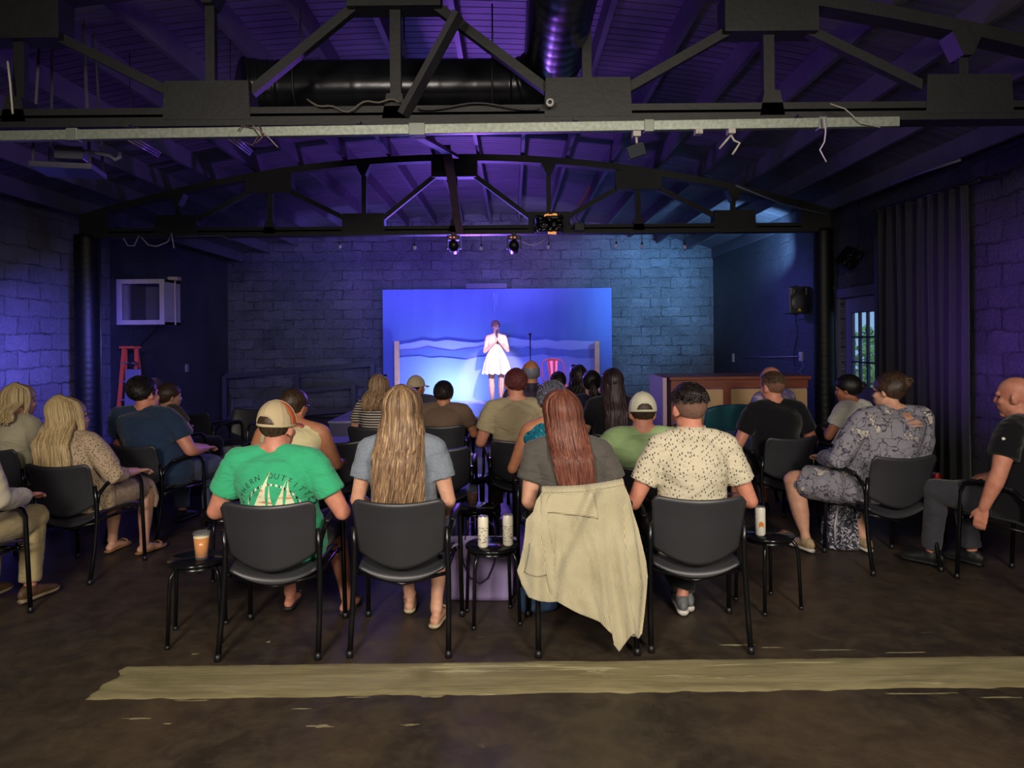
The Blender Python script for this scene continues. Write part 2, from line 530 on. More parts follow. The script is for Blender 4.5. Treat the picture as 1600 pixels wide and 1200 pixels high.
# right wall in pieces round the door opening (8.72-9.62)
DY0, DY1, DZ = 8.70, 9.72, 2.12
mb = MB()
mb.box((XR + .1, (YF + DY0) / 2, 2.3), (.2, DY0 - YF, 4.6))
mb.box((XR + .1, (DY1 + 10.0) / 2, 2.3), (.2, 10.0 - DY1, 4.6))
mb.box((XR + .1, (DY0 + DY1) / 2, (DZ + 4.6) / 2), (.2, DY1 - DY0, 4.6 - DZ))
tagS(obj('wall_right', mb, m_wall_right, smooth=False))

# ceiling deck with board lines
t = NT('ceiling_boards')
t.b.inputs['Roughness'].default_value = 0.55
tc = t.n('ShaderNodeTexCoord'); sp = t.n('ShaderNodeSeparateXYZ'); t.l(tc.outputs['Object'], sp.inputs[0])
wv = t.n('ShaderNodeMath', operation='MODULO'); wv.inputs[1].default_value = 0.115
ab = t.n('ShaderNodeMath', operation='ABSOLUTE'); t.l(sp.outputs[1], ab.inputs[0]); t.l(ab.outputs[0], wv.inputs[0])
gap = t.ramp(wv.outputs[0], [(0.0, (0, 0, 0)), (0.012, (1, 1, 1))])
t.bump(gap, 0.9, 0.01)
nb = t.noise(t.coord((.4, 3, 1)), 3, 5)
c = t.ramp(nb, [(.3, lin(H('403f48'))), (.7, lin(H('5d5b66')))])
t.base(t.mix(gap, lin(H('15151a')), c))
m_deck = t.m
mb = MB(); xs = [XL - .2 + i * (XR - XL + .4) / 40 for i in range(41)]
poly = [(x, roof(x, .21)) for x in xs] + [(x, roof(x, .27)) for x in reversed(xs)]
mb.prism(poly, YF - .2, YB + .2)
tagS(obj('ceiling', mb, m_deck, smooth=False))
# rafters along the room
m_raft = M('rafter_paint', '504e5a', .5, var=.2, vs=5)
for i in range(18):
    x = CX - 4.95 + i * 0.585
    if x > 4.35: break
    mb = MB(); z = roof(x)
    mb.bar((x, YF, z + .11), (x, YB, z + .11), .045, .20)
    o = obj('ceiling_rafter', mb, m_raft, smooth=False)
    tag(o, 'dark painted wooden rafter running lengthwise under the curved board ceiling', 'rafter', 'rafters under the curved ceiling')

# bow trusses
m_truss = M('truss_paint', '151618', .55, var=.25, vs=9, bs=30, bd=.004)
def truss(Y, label):
    root = empty('roof_truss', (CX, Y, 0), 0, label, 'roof truss')
    L = 4.9; b0 = 3.02; ch = .11
    def rx(x): return x - CX
    mb = MB(); xs = [-L + i * 2 * L / 40 for i in range(41)]
    poly = [(x, roof(x + CX)) for x in xs] + [(x, roof(x + CX, -.085)) for x in reversed(xs)]
    mb.prism(poly, -.07, .07); obj('top_chord', mb, m_truss, root, False)
    mb = MB(); mb.box((0, 0, b0), (2 * L, .16, .075)); mb.box((0, -.055, b0 + .05), (2 * L, .05, .06)); obj('bottom_chord', mb, m_truss, root, False)
    tops = [-2.44, 0, 2.42]; bots = [-3.66, -1.2, 1.24, 3.68]
    for x in tops:
        zt = roof(x + CX)
        mb = MB(); wv_ = .30
        mb.prism([(x - wv_, zt - .06 - .0), (x + wv_, roof(x + wv_ + CX) - .02), (x + wv_, zt - .30), (x - wv_, zt - .30)], -.085, .085)
        obj('gusset_plate', mb, m_truss, root, False)
        mb = MB(); mb.bar((x, 0, zt - .28), (x, 0, b0 + .03), .07, .05, (0, 1, 0)); obj('vertical_strut', mb, m_truss, root, False)
        mb = MB(); mb.prism([(x - .05, b0 + .16), (x + .05, b0 + .16), (x + .08, b0), (x - .08, b0)], -.08, .08)
        obj('gusset_plate', mb, m_truss, root, False)
    for x in bots:
        hw = .28
        mb = MB(); mb.prism([(x - hw * .96, b0 + .25), (x + hw * .96, b0 + .25), (x + hw, b0), (x - hw, b0)], -.085, .085)
        obj('gusset_plate', mb, m_truss, root, False)
        zt = roof(x + CX)
        mb = MB(); mb.bar((x, 0, b0 + .2), (x, 0, zt - .04), .06, .05, (0, 1, 0)); obj('vertical_strut', mb, m_truss, root, False)
        mb = MB(); mb.prism([(x - .10, zt - .07), (x + .10, zt - .07), (x + .03, zt - .22), (x - .03, zt - .22)], -.075, .075)
        obj('gusset_plate', mb, m_truss, root, False)
    def diag(xa, xb):
        # from top gusset xa to bottom gusset xb
        s_ = 1 if xb > xa else -1; za = roof(xa + CX) - .27
        mb = MB(); mb.bar((xa + s_ * .26, 0, za), (xb - s_ * .26, 0, b0 + .2), .06, .06, (0, 1, 0))
        obj('diagonal_strut', mb, m_truss, root, False)
    for a_, b_ in ((-2.44, -3.66), (-2.44, -1.2), (0, -1.2), (0, 1.24), (2.42, 1.24), (2.42, 3.68)): diag(a_, b_)
    for s_ in (-1, 1):
        mb = MB(); zt = roof(s_ * L + CX)
        mb.prism([(s_ * 4.55, b0 - .02), (s_ * 4.93, b0 - .02), (s_ * 4.93, roof(s_ * 4.93 + CX)), (s_ * 4.55, roof(s_ * 4.55 + CX))], -.09, .09)
        obj('end_plate', mb, m_truss, root, False)
    return root
truss(4.62, 'near black bow roof truss crossing the top of the picture above the front row')
truss(9.40, 'far black bow roof truss crossing above the audience before the stage')
# diagonal sway braces between trusses
def brace(a, b, lab, col='5a5058', wd=.09):
    mb = MB(); mb.bar(a, b, wd, .04)
    o = obj('sway_brace', mb, M('brace_' + col, col, .6, var=.2), smooth=False); tag(o, lab, 'brace'); return o
brace(P(655, 213, 6.2), P(712, 245, 9.0) , 'thin sloping board brace between the trusses left of centre')
brace(P(697, 228, 8.2), P(719, 364, 9.28), 'long pinkish board hanging steeply in front of the far truss centre', '7c6474', .10)
brace(P(716, 22, 4.4), P(630, 180, 4.5), 'dark bracing board hanging at the middle of the near truss', '2c2b30', .10)

# columns
def column(px, Y, r, label):
    x = P(px, 500, Y).x
    root = empty('support_column', (x, Y, 0), 0, label, 'column')
    mb = MB(); prof = []
    z = 0; n = 90
    for i in range(n + 1):
        z = 3.02 * i / n; prof.append((r * (1 + .035 * math.sin(i * PI * .8) + .02 * noise.noise((i, px, 0))), z))
    mb.lathe(prof, n=28, caps=True); obj('shaft', mb, M('column_black', '08080a', .5, spec=.25, var=.3, vs=12, bs=30, bd=.006), root)
    mb = MB(); mb.tube([(r + .03, -.02, 0), (r + .03, -.02, 3.0)], .012, 8); obj('conduit', mb, M('conduit_dark', '26241f', .5), root)
    mb = MB(); mb.box((0, 0, .02), (r * 2.6, r * 2.6, .04)); obj('base_plate', mb, m_truss, root, False)
    return root
column(137, 9.4, .155, 'thick round black column at the left wall with a conduit')
column(1287, 9.4, .125, 'round black column right of the stage area beside the white door')

# ------------------------------------------------------------------ ceiling ducts
m_duct = M('duct_black', '1d1e23', .24, .55, var=.15, vs=4, bs=9, bd=.003)
root = empty('air_duct', (0, 0, 0), 0, 'large black spiral air duct with an elbow behind the near truss', 'duct')
mb = MB(); yd = 5.35; zd = 3.50; rd = .205
# long cross run with seams
pts = []; rad = []
xs0 = P(440, 130, yd).x; xs1 = P(800, 130, yd).x
n = 70
for i in range(n + 1):
    x = xs0 + (xs1 - xs0) * i / n; pts.append((x, yd, zd)); rad.append(rd * (1.012 if i % 12 == 0 else 1))
mb.tube(pts, rad, 32); obj('cross_run', mb, m_duct, root)
mb = MB(); pts = []; rad = []
er = .30
for i in range(26):
    a = R(90 * i / 25); pts.append((xs1 + er * math.sin(a), yd - er * (1 - math.cos(a)), zd + .12 * math.sin(a) * (i / 25))); rad.append(rd * (1.03 if i % 6 == 0 else 1))
mb.tube(pts, rad, 32); obj('elbow', mb, m_duct, root)
mb = MB(); pts = []; rad = []
n = 120
for i in range(n + 1):
    y = yd - er - i * 5.2 / n; pts.append((xs1 + er, y, zd + .12)); rad.append(rd * (1.014 if i % 3 == 0 else 1))
mb.tube(pts, rad, 32); obj('spiral_run', mb, m_duct, root)
mb = MB(); pts = []; rad = []
for i in range(26):
    a = R(34 * i / 25); pts.append((xs0 - .5 * math.sin(a), yd - .5 * (1 - math.cos(a)), zd)); rad.append(rd * (1.03 if i % 8 == 0 else 1))
mb.tube(pts, rad, 32); obj('end_elbow', mb, m_duct, root)
for px in (470, 632, 770):
    mb = MB(); x = P(px, 130, yd).x
    mb.tube([(x + rd * 1.04 * math.cos(R(a)) * 0, yd + rd * 1.04 * math.cos(R(a)), zd + rd * 1.04 * math.sin(R(a))) for a in range(0, 361, 15)], .008, 6)
    mb.tube([(x, yd, zd + rd), (x, yd, roof(x, .1))], .006, 6)
    obj('hanger_strap', mb, m_truss, root)

# galvanised tube below the near truss
m_galv = M('galvanised', '8f968c', .42, .55, var=.25, vs=40, bs=60, bd=.001)
a = P(-60, 214.5, 4.45); b = P(1403, 191, 4.45)
root = empty('lighting_rail', tuple(a), 0, 'galvanised square rail crossing under the near truss', 'rail')
mb = MB(); mb.bar((0, 0, 0), b - a, .05, .062); obj('rail_tube', mb, m_galv, root, False, bevel=.004)
for px, sz in ((116, .07), (652, .10), (1013, .06), (1283, .05)):
    c_ = P(px, 213 - (px / 1400) * 21, 4.45) - a
    mb = MB(); mb.box(c_, (sz, .062, .076)); obj('rail_coupler', mb, M('galvanised_band', '7d837c', .45, .5), root, False, bevel=.003)
for px in (200, 560, 900, 1250):
    c_ = P(px, 213 - (px / 1400) * 21, 4.45) - a
    mb = MB(); mb.box(c_ + Vector((0, .06, .05)), (.03, .16, .02)); mb.box(c_+Vector((0,.12,.09)), (.03,.02,.08)); obj('rail_clamp', mb, m_truss, root, False)
# little wires tied to the rail
def wire(name, pts, r, col, label, cat='wire'):
    mb = MB(); mb.tube(pts, r, 6); o = obj(name, mb, M('wire_' + col, col, .5)); tag(o, label, cat); return o
wire('hanging_wire', [P(1287, 183, 4.38), P(1290, 205, 4.38), P(1288, 222, 4.38), P(1281, 234, 4.38), P(1291, 253, 4.38)], .005, 'b9a9c4', 'pale twisted wire dangling near the right end of the rail')
wire('hanging_wire', [P(1297, 162, 4.4), P(1320, 170, 4.4), P(1345, 192, 4.4), P(1375, 199, 4.4)], .004, '9a9890', 'pale wire curving over the right end of the rail')
wire('hanging_wire', [P(12, 96, 4.53), P(16, 130, 4.53), P(20, 178, 4.53)], .007, 'b9b5a5', 'short pale rod hanging at the upper left edge')
for (pts, c_) in (([(372, 205), (378, 196), (395, 200), (404, 212), (395, 227), (380, 222)], '4a3a3c'), ([(405, 196), (410, 214), (400, 224)], '6a4a40'), ([(395, 196), (418, 213), (434, 230)], '8a7a80')):
    wire('tangled_wire', [P(x, y, 4.40) for x, y in pts], .004, c_, {'4a3a3c': 'dark loop of wire tied round the rail left of centre', '6a4a40': 'short brown wire tied at the rail by the dark loop', '8a7a80': 'pale wire end poking down right of the dark loop'}[c_])
# cable along the truss
pts = [P(x, 164 + 8 * math.sin(x * .05) + 4 * math.sin(x * .13), 4.50) for x in range(480, 630, 8)]
wire('truss_cable', pts, .007, '55504a', 'grey cable sagging along the near truss below the duct', 'cable')
pts = [P(x, 166 + 5 * math.sin(x * .04), 4.50) for x in range(652, 850, 8)]
wire('truss_cable', pts, .006, '2c2a30', 'black cable lying on the near truss right of its middle', 'cable')

# bundles of violet reflecting rods above the rail
def rods(px0, py0, px1, py1, label):
    root = empty('steel_rods', tuple(P(px0, py0, 6.0)), 0, label, 'rods'); o0 = P(px0, py0, 6.0)
    for k in range(3):
        mb = MB(); mb.tube([P(px0 + k * 5, py0 - k * 2, 6.0) - o0, P(px1 + k * 2 - 3, py1 - k * 3, 6.6) - o0], .008, 8); obj('rod', mb, M('rod_grey', '9a8aa8', .35, .4), root)
    mb = MB(); mb.tube([(.02, 0, 0), (.02, 0, roof(o0.x, .2) - o0.z)], .004, 6); obj('hanger', mb, m_truss, root)
rods(200, 219, 250, 245, 'bundle of thin rods hanging under the ceiling, left one of two')
rods(357, 217, 393, 242, 'bundle of thin rods hanging under the ceiling beside the tangled wire')

# ------------------------------------------------------------------ fittings on the rail and trusses
m_blk = M('black_plastic', '17171b', .4)
m_blk2 = M('black_metal', '222228', .35, .3)
m_pale = M('pale_clamp', 'a8a39c', .5)
root = empty('flood_light', tuple(P(994, 208, 4.45)), 0, 'small square flood lamp clamped below the rail right of centre', 'lamp')
o0 = P(994, 208, 4.45)
mb = MB(); mb.box((0, 0, -.01), (.05, .07, .035)); obj('clamp', mb, m_pale, root, False, bevel=.004)
mb = MB(); mb.tube([(0, 0, -.02), (.004, 0, -.07)], .008, 8); obj('stem', mb, m_pale, root)
rt = Euler((R(20), R(-14), R(-18))).to_matrix()
mb = MB(); mb.box((0, 0, -.11), (.115, .06, .085), rt); obj('housing', mb, m_blk2, root, False, bevel=.008)
mb = MB(); mb.box(rt @ Vector((0, -.034, 0)) + Vector((0, 0, -.11)), (.095, .006, .066), rt); obj('lens', mb, M('lamp_glass_dark', '3a4048', .15, .2), root, False)
root = empty('clip_bracket', tuple(P(1091, 207, 4.45)), 0, 'small empty pale clip under the rail, left of the double bracket', 'bracket')
mb = MB(); mb.box((0, 0, 0), (.045, .06, .03)); mb.box((0, -.035, -.004), (.018, .008, .016)); obj('clip', mb, m_pale, root, False, bevel=.003)
root = empty('lamp_bracket', tuple(P(1142, 206, 4.45)), 0, 'pale forked lamp bracket with two arms under the rail', 'bracket')
mb = MB(); mb.box((0, 0, 0), (.045, .06, .032)); obj('clip', mb, m_pale, root, False, bevel=.003)
mb = MB(); mb.tube([(0, 0, -.02), (-.03, 0, -.055), (-.068, .02, -.10)], .007, 8); obj('arm', mb, m_pale, root)
mb = MB(); mb.tube([(0, 0, -.02), (.02, 0, -.055), (.055, 0, -.07), (.03, 0, -.11), (.01, .01, -.14)], .007, 8); obj('arm', mb, m_pale, root)
# camera dome on the truss
root = empty('security_camera', tuple(P(859, 162, 4.48)), 0, 'small round white camera fixed on the near truss gusset', 'camera')
mb = MB(); mb.tube([(0, 0, 0), (0, -.03, 0)], [.026, .024], 20); obj('housing', mb, M('white_plastic', 'b8b8b4', .4), root)
mb = MB(); mb.tube([(0, -.028, 0), (0, -.036, 0)], [.013, .011], 16); obj('lens', mb, m_blk, root)
mb = MB(); mb.tube([(0, .03, -.015), (0, .01, -.01)], .012, 8); obj('mount', mb, m_blk, root)

# ceiling cradle with hose, upper left
c0 = P(108, 250, 5.4)
root = empty('projector_cradle', tuple(c0), R(14), 'open metal projector cradle with a pale hose hanging at upper left', 'bracket')
m_crad = M('cradle_metal', '6c6a80', .4, .4)
mb = MB(); mb.box((0, 0, -.09), (.40, .34, .02)); obj('tray', mb, M('tray_blue', '5c66a0', .3, .2), root, False, bevel=.004)
mb = MB()
for sx in (-1, 1):
    mb.box((sx * .2, 0, -.08), (.015, .36, .04))
mb.box((0, -.17, -.08), (.41, .015, .04)); mb.box((0, .17, -.08), (.41, .015, .04)); obj('tray_rim', mb, m_crad, root, False)
for sx, sy in ((-1, -1), (1, -1), (1, 1), (-1, 1)):
    mb = MB(); mb.bar((sx * .19, sy * .16, -.08), (sx * .14, sy * .12, 1.04), .016, .016); obj('hanger', mb, m_crad, root, False)
mb = MB(); mb.box((0.02, 0, .04), (.2, .16, .10)); obj('housing', mb, m_crad, root, False, bevel=.01)
mb = MB(); mb.tube([(.1, -.05, .06), (.2, -.06, .05), (.3, -.08, .03), (.34, -.08, .0), (.37, -.08, .02), (.37, -.08, .06)], .014, 10); obj('hose', mb, M('hose_pale', '9c98a8', .5), root)

# moving heads and string bulbs on far truss
m_led = NT('red_led'); m_led.b.inputs['Emission Color'].default_value = (1, .08, .04, 1); m_led.b.inputs['Emission Strength'].default_value = 3.0; m_led = m_led.m
def moving_head(px, label):
    c_ = P(px, 372, 9.3)
    root = empty('moving_head', tuple(c_), 0, label, 'stage light', 'moving head lights on the far truss')
    mb = MB(); mb.box((0, 0, .0), (.17, .14, .06)); mb.box((0, 0, .05), (.06, .05, .06)); obj('base', mb, m_blk, root, False, bevel=.008)
    for s_ in (-1, 1):
        mb = MB(); mb.box((s_ * .085, 0, -.08), (.022, .07, .13)); obj('yoke_arm', mb, m_blk, root, False, bevel=.006)
    mb = MB(); mb.tube([(0, -.07, -.06), (0, -.02, -.10), (0, .09, -.15)], [.045, .068, .062], 20); obj('head', mb, m_blk, root)
    mb = MB(); mb.tube([(0, .085, -.148), (0, .10, -.155)], [.05, .048], 20); obj('lens', mb, M('lens_glass', '6a78d8', .1), root)
    for s_ in (-.035, .01):
        mb = MB(); mb.box((s_, -.072, .0), (.018, .006, .01)); obj('display_light', mb, m_led, root, False)
moving_head(709, 'black moving-head stage light with red display, left of the pair under the far truss')
moving_head(803, 'black moving-head stage light with red display, right of the pair under the far truss')
m_bulb = M('bulb_glass', 'c9c4e0', .08, spec=.8)
for bi, (px, py) in enumerate(((531, 384), (648, 386), (752, 387), (857, 385), (963, 383), (1003, 384), (1070, 385))):
    c_ = P(px, py, 9.45)
    root = empty('hanging_bulb', tuple(c_), 0, ['clear unlit bulb on a cord, leftmost along the far truss', 'clear unlit bulb on a cord left of both moving-head lights', 'clear unlit bulb on a cord between the two moving-head lights', 'clear unlit bulb on a cord below the foil-wrapped bundle', 'clear unlit bulb on a cord above the backdrop right edge', 'clear unlit bulb on a cord, second from the right', 'clear unlit bulb on a cord, rightmost along the far truss'][bi], 'light bulb', 'unlit bulbs hanging along the far truss')
    mb = MB(); mb.tube([(0, 0, .03), (0, 0, 2.985 - c_.z)], .004, 6); obj('cord', mb, m_blk, root)
    mb = MB(); mb.tube([(0, 0, .015), (0, 0, .045)], [.014, .013], 12); obj('socket', mb, m_blk, root)
    mb = MB(); mb.ell((0, 0, -.01), (.024, .024, .03)); obj('glass', mb, m_bulb, root)
# wrapped box on the far truss
c_ = P(857, 351, 9.2)
root = empty('wrapped_spotlight', tuple(c_), 0, 'bundle wrapped in shiny black foil on the far truss, glowing orange', 'stage light')
mb = MB(); mb.box((0, 0, 0), (.34, .2, .2)); 
def crk(p): return .02 * noise.noise(p * 14) + .012 * noise.noise(p * 33)
remesh('foil_wrap', mb, .012, M('black_foil', '1b1b20', .18, .7), root, 1, crk)
mb = MB(); mb.box((.02, -.06, .11), (.16, .06, .025)); mb.box((.05, -.02, -.11), (.10, .1, .02))
m_or = NT('warm_lamp_glow'); m_or.base(lin(H('c07838'))); m_or.b.inputs['Emission Color'].default_value = (1, .42, .12, 1); m_or.b.inputs['Emission Strength'].default_value = .8
remesh('lamp_opening', mb, .01, m_or.m, root, 1, crk)
root = empty('cable_box', tuple(P(905, 355, 9.27)), 0, 'small dark box on the far truss right of the foil bundle', 'box')
mb = MB(); mb.box((0, 0, 0), (.13, .12, .1)); obj('housing', mb, m_blk, root, False, bevel=.006)
mb = MB(); mb.tube([(0, -.05, .05), (-.05, -.06, .12), (-.02, -.05, .16)], .006, 6); obj('cable', mb, m_blk, root)
# lit edges: conduit pieces & cords on ceilings
wire('cord_loop', [P(x, 374 + 9 * math.sin((x - 812) / 40 * PI), 9.3) for x in range(812, 853, 5)], .006, 'c9b8d8', 'pale cord sagging beside the right moving light', 'cord')
wire('cord_loop', [P(220, 370, 9.31), P(232, 383, 9.31), P(245, 385, 9.31), P(262, 378, 9.31), P(268, 364, 9.31), P(272, 388, 9.31)], .008, '9c9ab0', 'pale looping cord with a plug under the truss left end', 'cord')
wire('cord_loop', [P(193, 372, 9.31), P(200, 384, 9.31), P(210, 384, 9.31), P(217, 368, 9.31)], .008, '8c8aa0', 'short pale cord loop near the left column', 'cord')
wire('conduit_run', [P(275, 370, 9.31), P(300, 369, 9.31), P(345, 368, 9.31), P(362, 376, 9.31)], .007, '54506a', 'thin conduit under the far truss left end', 'conduit')
wire('cable_loop', [P(1346, 312, 9.0), P(1343, 298, 9.0), P(1348, 290, 9.0), P(1356, 289, 9.0), P(1362, 296, 9.0)], .008, 'b9b9cc', 'pale cable loop on the right wall above the door', 'cable')
wire('orange_strap', [P(922, 290, 11.0), P(913, 308, 11.0), P(903, 322, 11.0)], .012, 'd08040', 'short orange strap hanging from the ceiling right of centre', 'strap')
wire('ceiling_conduit', [P(1150, 290, 8.5), P(1225, 320, 9.2), P(1290, 335, 9.3)], .012, '6a7a94', 'thin conduit under the ceiling near the right column', 'conduit')
wire('wall_conduit', [P(1392, 287, 6.9) , P(1440, 270, 6.2), P(1500, 250, 5.6)], .012, '5c5866', 'pale conduit climbing along the upper right wall', 'conduit')

# ================================================================== STAGE END
ST = 0.36; SY = 11.35
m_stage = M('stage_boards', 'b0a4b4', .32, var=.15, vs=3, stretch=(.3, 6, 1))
root = empty('stage_platform', (-.2, 12.9, 0), 0, 'low wooden stage platform with pale glossy top under the performer', 'stage')
mb = MB(); mb.box((0.05, .2, ST - .02), (5.4, 3.5, .04)); obj('stage_top', mb, m_stage, root, False)
mb = MB(); mb.box((0.05, .22, (ST - .04) / 2), (5.3, 3.44, ST - .04)); obj('stage_skirt', mb, M('skirt_black', '16161c', .7), root, False)
# backdrop canvas
a = P(598, 453, 14.45); b = P(955, 450, 14.45)
root = empty('painted_backdrop', ((a.x + b.x) / 2, 14.45, ST), 0, 'tall blue painted backdrop panel behind the performer', 'backdrop')
W = b.x - a.x; HH = a.z - ST
t = NT('backdrop_blue'); t.b.inputs['Roughness'].default_value = .7
t.base(t.ramp(t.noise(t.coord((1, 1, .3)), 2.2, 5), [(.3, lin(H('4e62b4'))), (.7, lin(H('5a6ebe')))]))
mb = MB(); mb.box((0, 0, HH / 2), (W, .04, HH)); obj('canvas', mb, t.m, root, False)
t2 = NT('drip_white'); t2.base(lin(H('8f9be0')))
mb = MB()
for k, (dx, l) in enumerate(((0.0, .42), (.03, .30), (-.02, .2))):
    q = P(773 + dx * 40, 456, 14.42); mb.tube([(q.x - root.location.x + dx + .01 * math.sin(i), -.022, q.z - ST - i * l / 5) for i in range(6)], [.006, .005, .007, .004, .005, .002], 6, flat=.3)
obj('paint_drip', mb, t2.m, root)
mb = MB(); mb.box((P(760, 448, 14.6).x - root.location.x, .12, P(760, 447, 14.6).z - ST), (.84, .05, .10)); o = obj('wall_ledge', mb, M('ledge_violet', '55526a', .6), None, False)
o.location = root.location; tag(o, 'flat board on the block wall just above the backdrop', 'board')
# three cut-out mountain ridges between two posts
ridges = [
    ('far ridge of the painted mountain flat, palest topmost band', '8e94dc', 14.39, [(617,539),(640,536),(662,531),(680,534),(700,531),(720,534),(745,536),(760,532),(797,527),(815,530),(835,532),(852,530),(870,533),(890,531),(912,533),(936,533)]),
    ('middle ridge of the painted mountain flat, darker blue band', '5564bc', 14.36, [(617,549),(640,547),(655,546),(668,542),(690,546),(707,549),(722,546),(742,544),(756,541),(775,547),(795,543),(815,544),(826,541),(835,545),(850,543),(868,545),(890,547),(915,545),(936,546)]),
    ('near ridge of the painted mountain flat, lowest blue band', '7484d8', 14.33, [(617,560),(630,558),(655,556),(672,559),(690,558),(710,560),(728,562),(745,558),(765,556),(790,556),(812,558),(835,555),(848,553),(862,557),(885,556),(905,560),(936,559)])]
for lab, col, Y, pl in ridges:
    q0 = P(617, 560, Y); q1 = P(936, 560, Y)
    root = empty('mountain_flat', ((q0.x + q1.x) / 2, Y, ST), 0, lab, 'stage flat')
    fine = []
    for (x0, y0), (x1, y1) in zip(pl, pl[1:]):
        for i in range(5):
            q = i / 5; fine.append((x0 + (x1 - x0) * q, y0 + (y1 - y0) * q + .7 * noise.noise((x0 * .3 + q * 3, Y, 0))))
    fine.append(pl[-1])
    pts = [P(x, y, Y) for x, y in fine]
    poly = [(p.x - root.location.x, p.z - ST) for p in pts] + [(pts[-1].x - root.location.x, 0), (pts[0].x - root.location.x, 0)]
    mb = MB(); mb.prism(poly, -.012, .012); obj('board', mb, M('flat_' + col, col, .65), root, False)
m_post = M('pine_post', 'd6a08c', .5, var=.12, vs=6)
for px, lab in ((620, 'pinkish pine post at the left end of the mountain flats'), (932.5, 'pinkish pine post at the right end of the mountain flats')):
    p = P(px, 533, 14.26); mb = MB(); mb.box((0, 0, (p.z - ST) / 2), (.095, .09, p.z - ST))
    o = obj('wooden_post', mb, m_post, None, False, bevel=.004); o.location = (p.x, 14.26, ST); tag(o, lab, 'post')
# microphone stand
p = P(829, 600, 13.2)
root = empty('microphone_stand', (p.x, 13.2, ST), 0, 'thin black straight microphone stand on the stage right of the performer', 'microphone stand')
zt = P(829, 524, 13.2).z - ST
mb = MB(); mb.tube([(0, 0, 0), (0, 0, zt)], .011, 10); obj('pole', mb, m_blk, root)
mb = MB(); mb.lathe([(.14, 0), (.14, .015), (.03, .03), (.012, .04)], n=28, caps=True); obj('base', mb, m_blk, root)
mb = MB(); mb.tube([(0, 0, zt - .02), (0, -.02, zt + .02)], [.016, .022], 12, dome=True); mb.tube([(-.03, 0, zt + .02), (.02, 0, zt + .03)], .016, 10); obj('clip', mb, m_blk, root)
# metal stage chair (pressed steel, slatted back)
p = P(867, 600, 13.0)
root = empty('metal_chair', (p.x, 13.0, ST), R(6), 'pink-lit pressed metal bistro chair standing on the stage', 'chair')
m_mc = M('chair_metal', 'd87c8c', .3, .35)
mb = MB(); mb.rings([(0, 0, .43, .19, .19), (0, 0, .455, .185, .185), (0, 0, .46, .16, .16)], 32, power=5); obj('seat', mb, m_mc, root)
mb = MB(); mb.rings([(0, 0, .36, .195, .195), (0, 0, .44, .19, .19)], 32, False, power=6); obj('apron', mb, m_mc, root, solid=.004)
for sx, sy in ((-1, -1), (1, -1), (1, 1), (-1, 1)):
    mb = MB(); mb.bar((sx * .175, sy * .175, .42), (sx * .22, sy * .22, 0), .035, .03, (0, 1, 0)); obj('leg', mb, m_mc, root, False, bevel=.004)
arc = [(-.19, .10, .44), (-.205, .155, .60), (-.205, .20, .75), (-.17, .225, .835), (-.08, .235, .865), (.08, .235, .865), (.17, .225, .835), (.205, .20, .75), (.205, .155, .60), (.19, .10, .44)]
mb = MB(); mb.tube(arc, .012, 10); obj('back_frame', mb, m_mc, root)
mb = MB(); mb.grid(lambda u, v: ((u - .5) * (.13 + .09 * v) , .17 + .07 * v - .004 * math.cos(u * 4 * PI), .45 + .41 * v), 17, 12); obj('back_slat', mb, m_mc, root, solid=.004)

# ------------------------------------------------------------------ counter on the right
Yc = 8.9
q0 = P(1049, 589, Yc); q1 = P(1262, 589, Yc)
root = empty('panelled_counter', ((q0.x + q1.x) / 2, Yc, 0), 0, 'redwood framed counter with pale plywood panels at right of the stage', 'counter')
Wc = q1.x - q0.x; Hc = q0.z
m_red = M('redwood', '80402e', .45, var=.25, vs=4, stretch=(.6, 1, 6))
m_ply = M('plywood', 'c8a478', .5, var=.14, vs=3, stretch=(1, 1, .35))
mb = MB(); mb.box((0, .45, Hc / 2 - .02), (Wc, .82, Hc - .06)); obj('carcass', mb, M('carcass_lilac', 'a58fae', .6), root, False)
mb = MB(); mb.box((0, .43, Hc - .02), (Wc + .06, .95, .04)); obj('top', mb, m_red, root, False, bevel=.004)
mb = MB(); mb.box((0, .02, Hc - .095), (Wc, .05, .11)); obj('rail', mb, m_red, root, False)
mb = MB(); mb.box((0, .02, .06), (Wc, .05, .12)); obj('rail', mb, m_red, root, False)
for px in (1055, 1136, 1217):
    x = P(px, 600, Yc).x - root.location.x; wd = .09 if px != 1055 else .11
    mb = MB(); mb.box((x, .018, Hc / 2 - .02), (wd, .054, Hc - .08)); obj('stile', mb, m_red, root, False)
for pa, pb in ((1061, 1131), (1141, 1212), (1222, 1262)):
    xa = P(pa, 600, Yc).x - root.location.x; xb = P(pb, 600, Yc).x - root.location.x
    mb = MB(); mb.box(((xa + xb) / 2, .03, Hc / 2 - .04), (xb - xa, .02, Hc - .25)); obj('panel', mb, m_ply, root, False)
# end board left of it; purple light put into its colour
q2 = P(1037, 589, Yc)
mb = MB(); mb.box((q2.x - root.location.x + .01, .42, Hc / 2 - .01), (.05, .86, Hc)); obj('end_panel', mb, M('end_purple_lit', 'c9a8b8', .5), root, False)
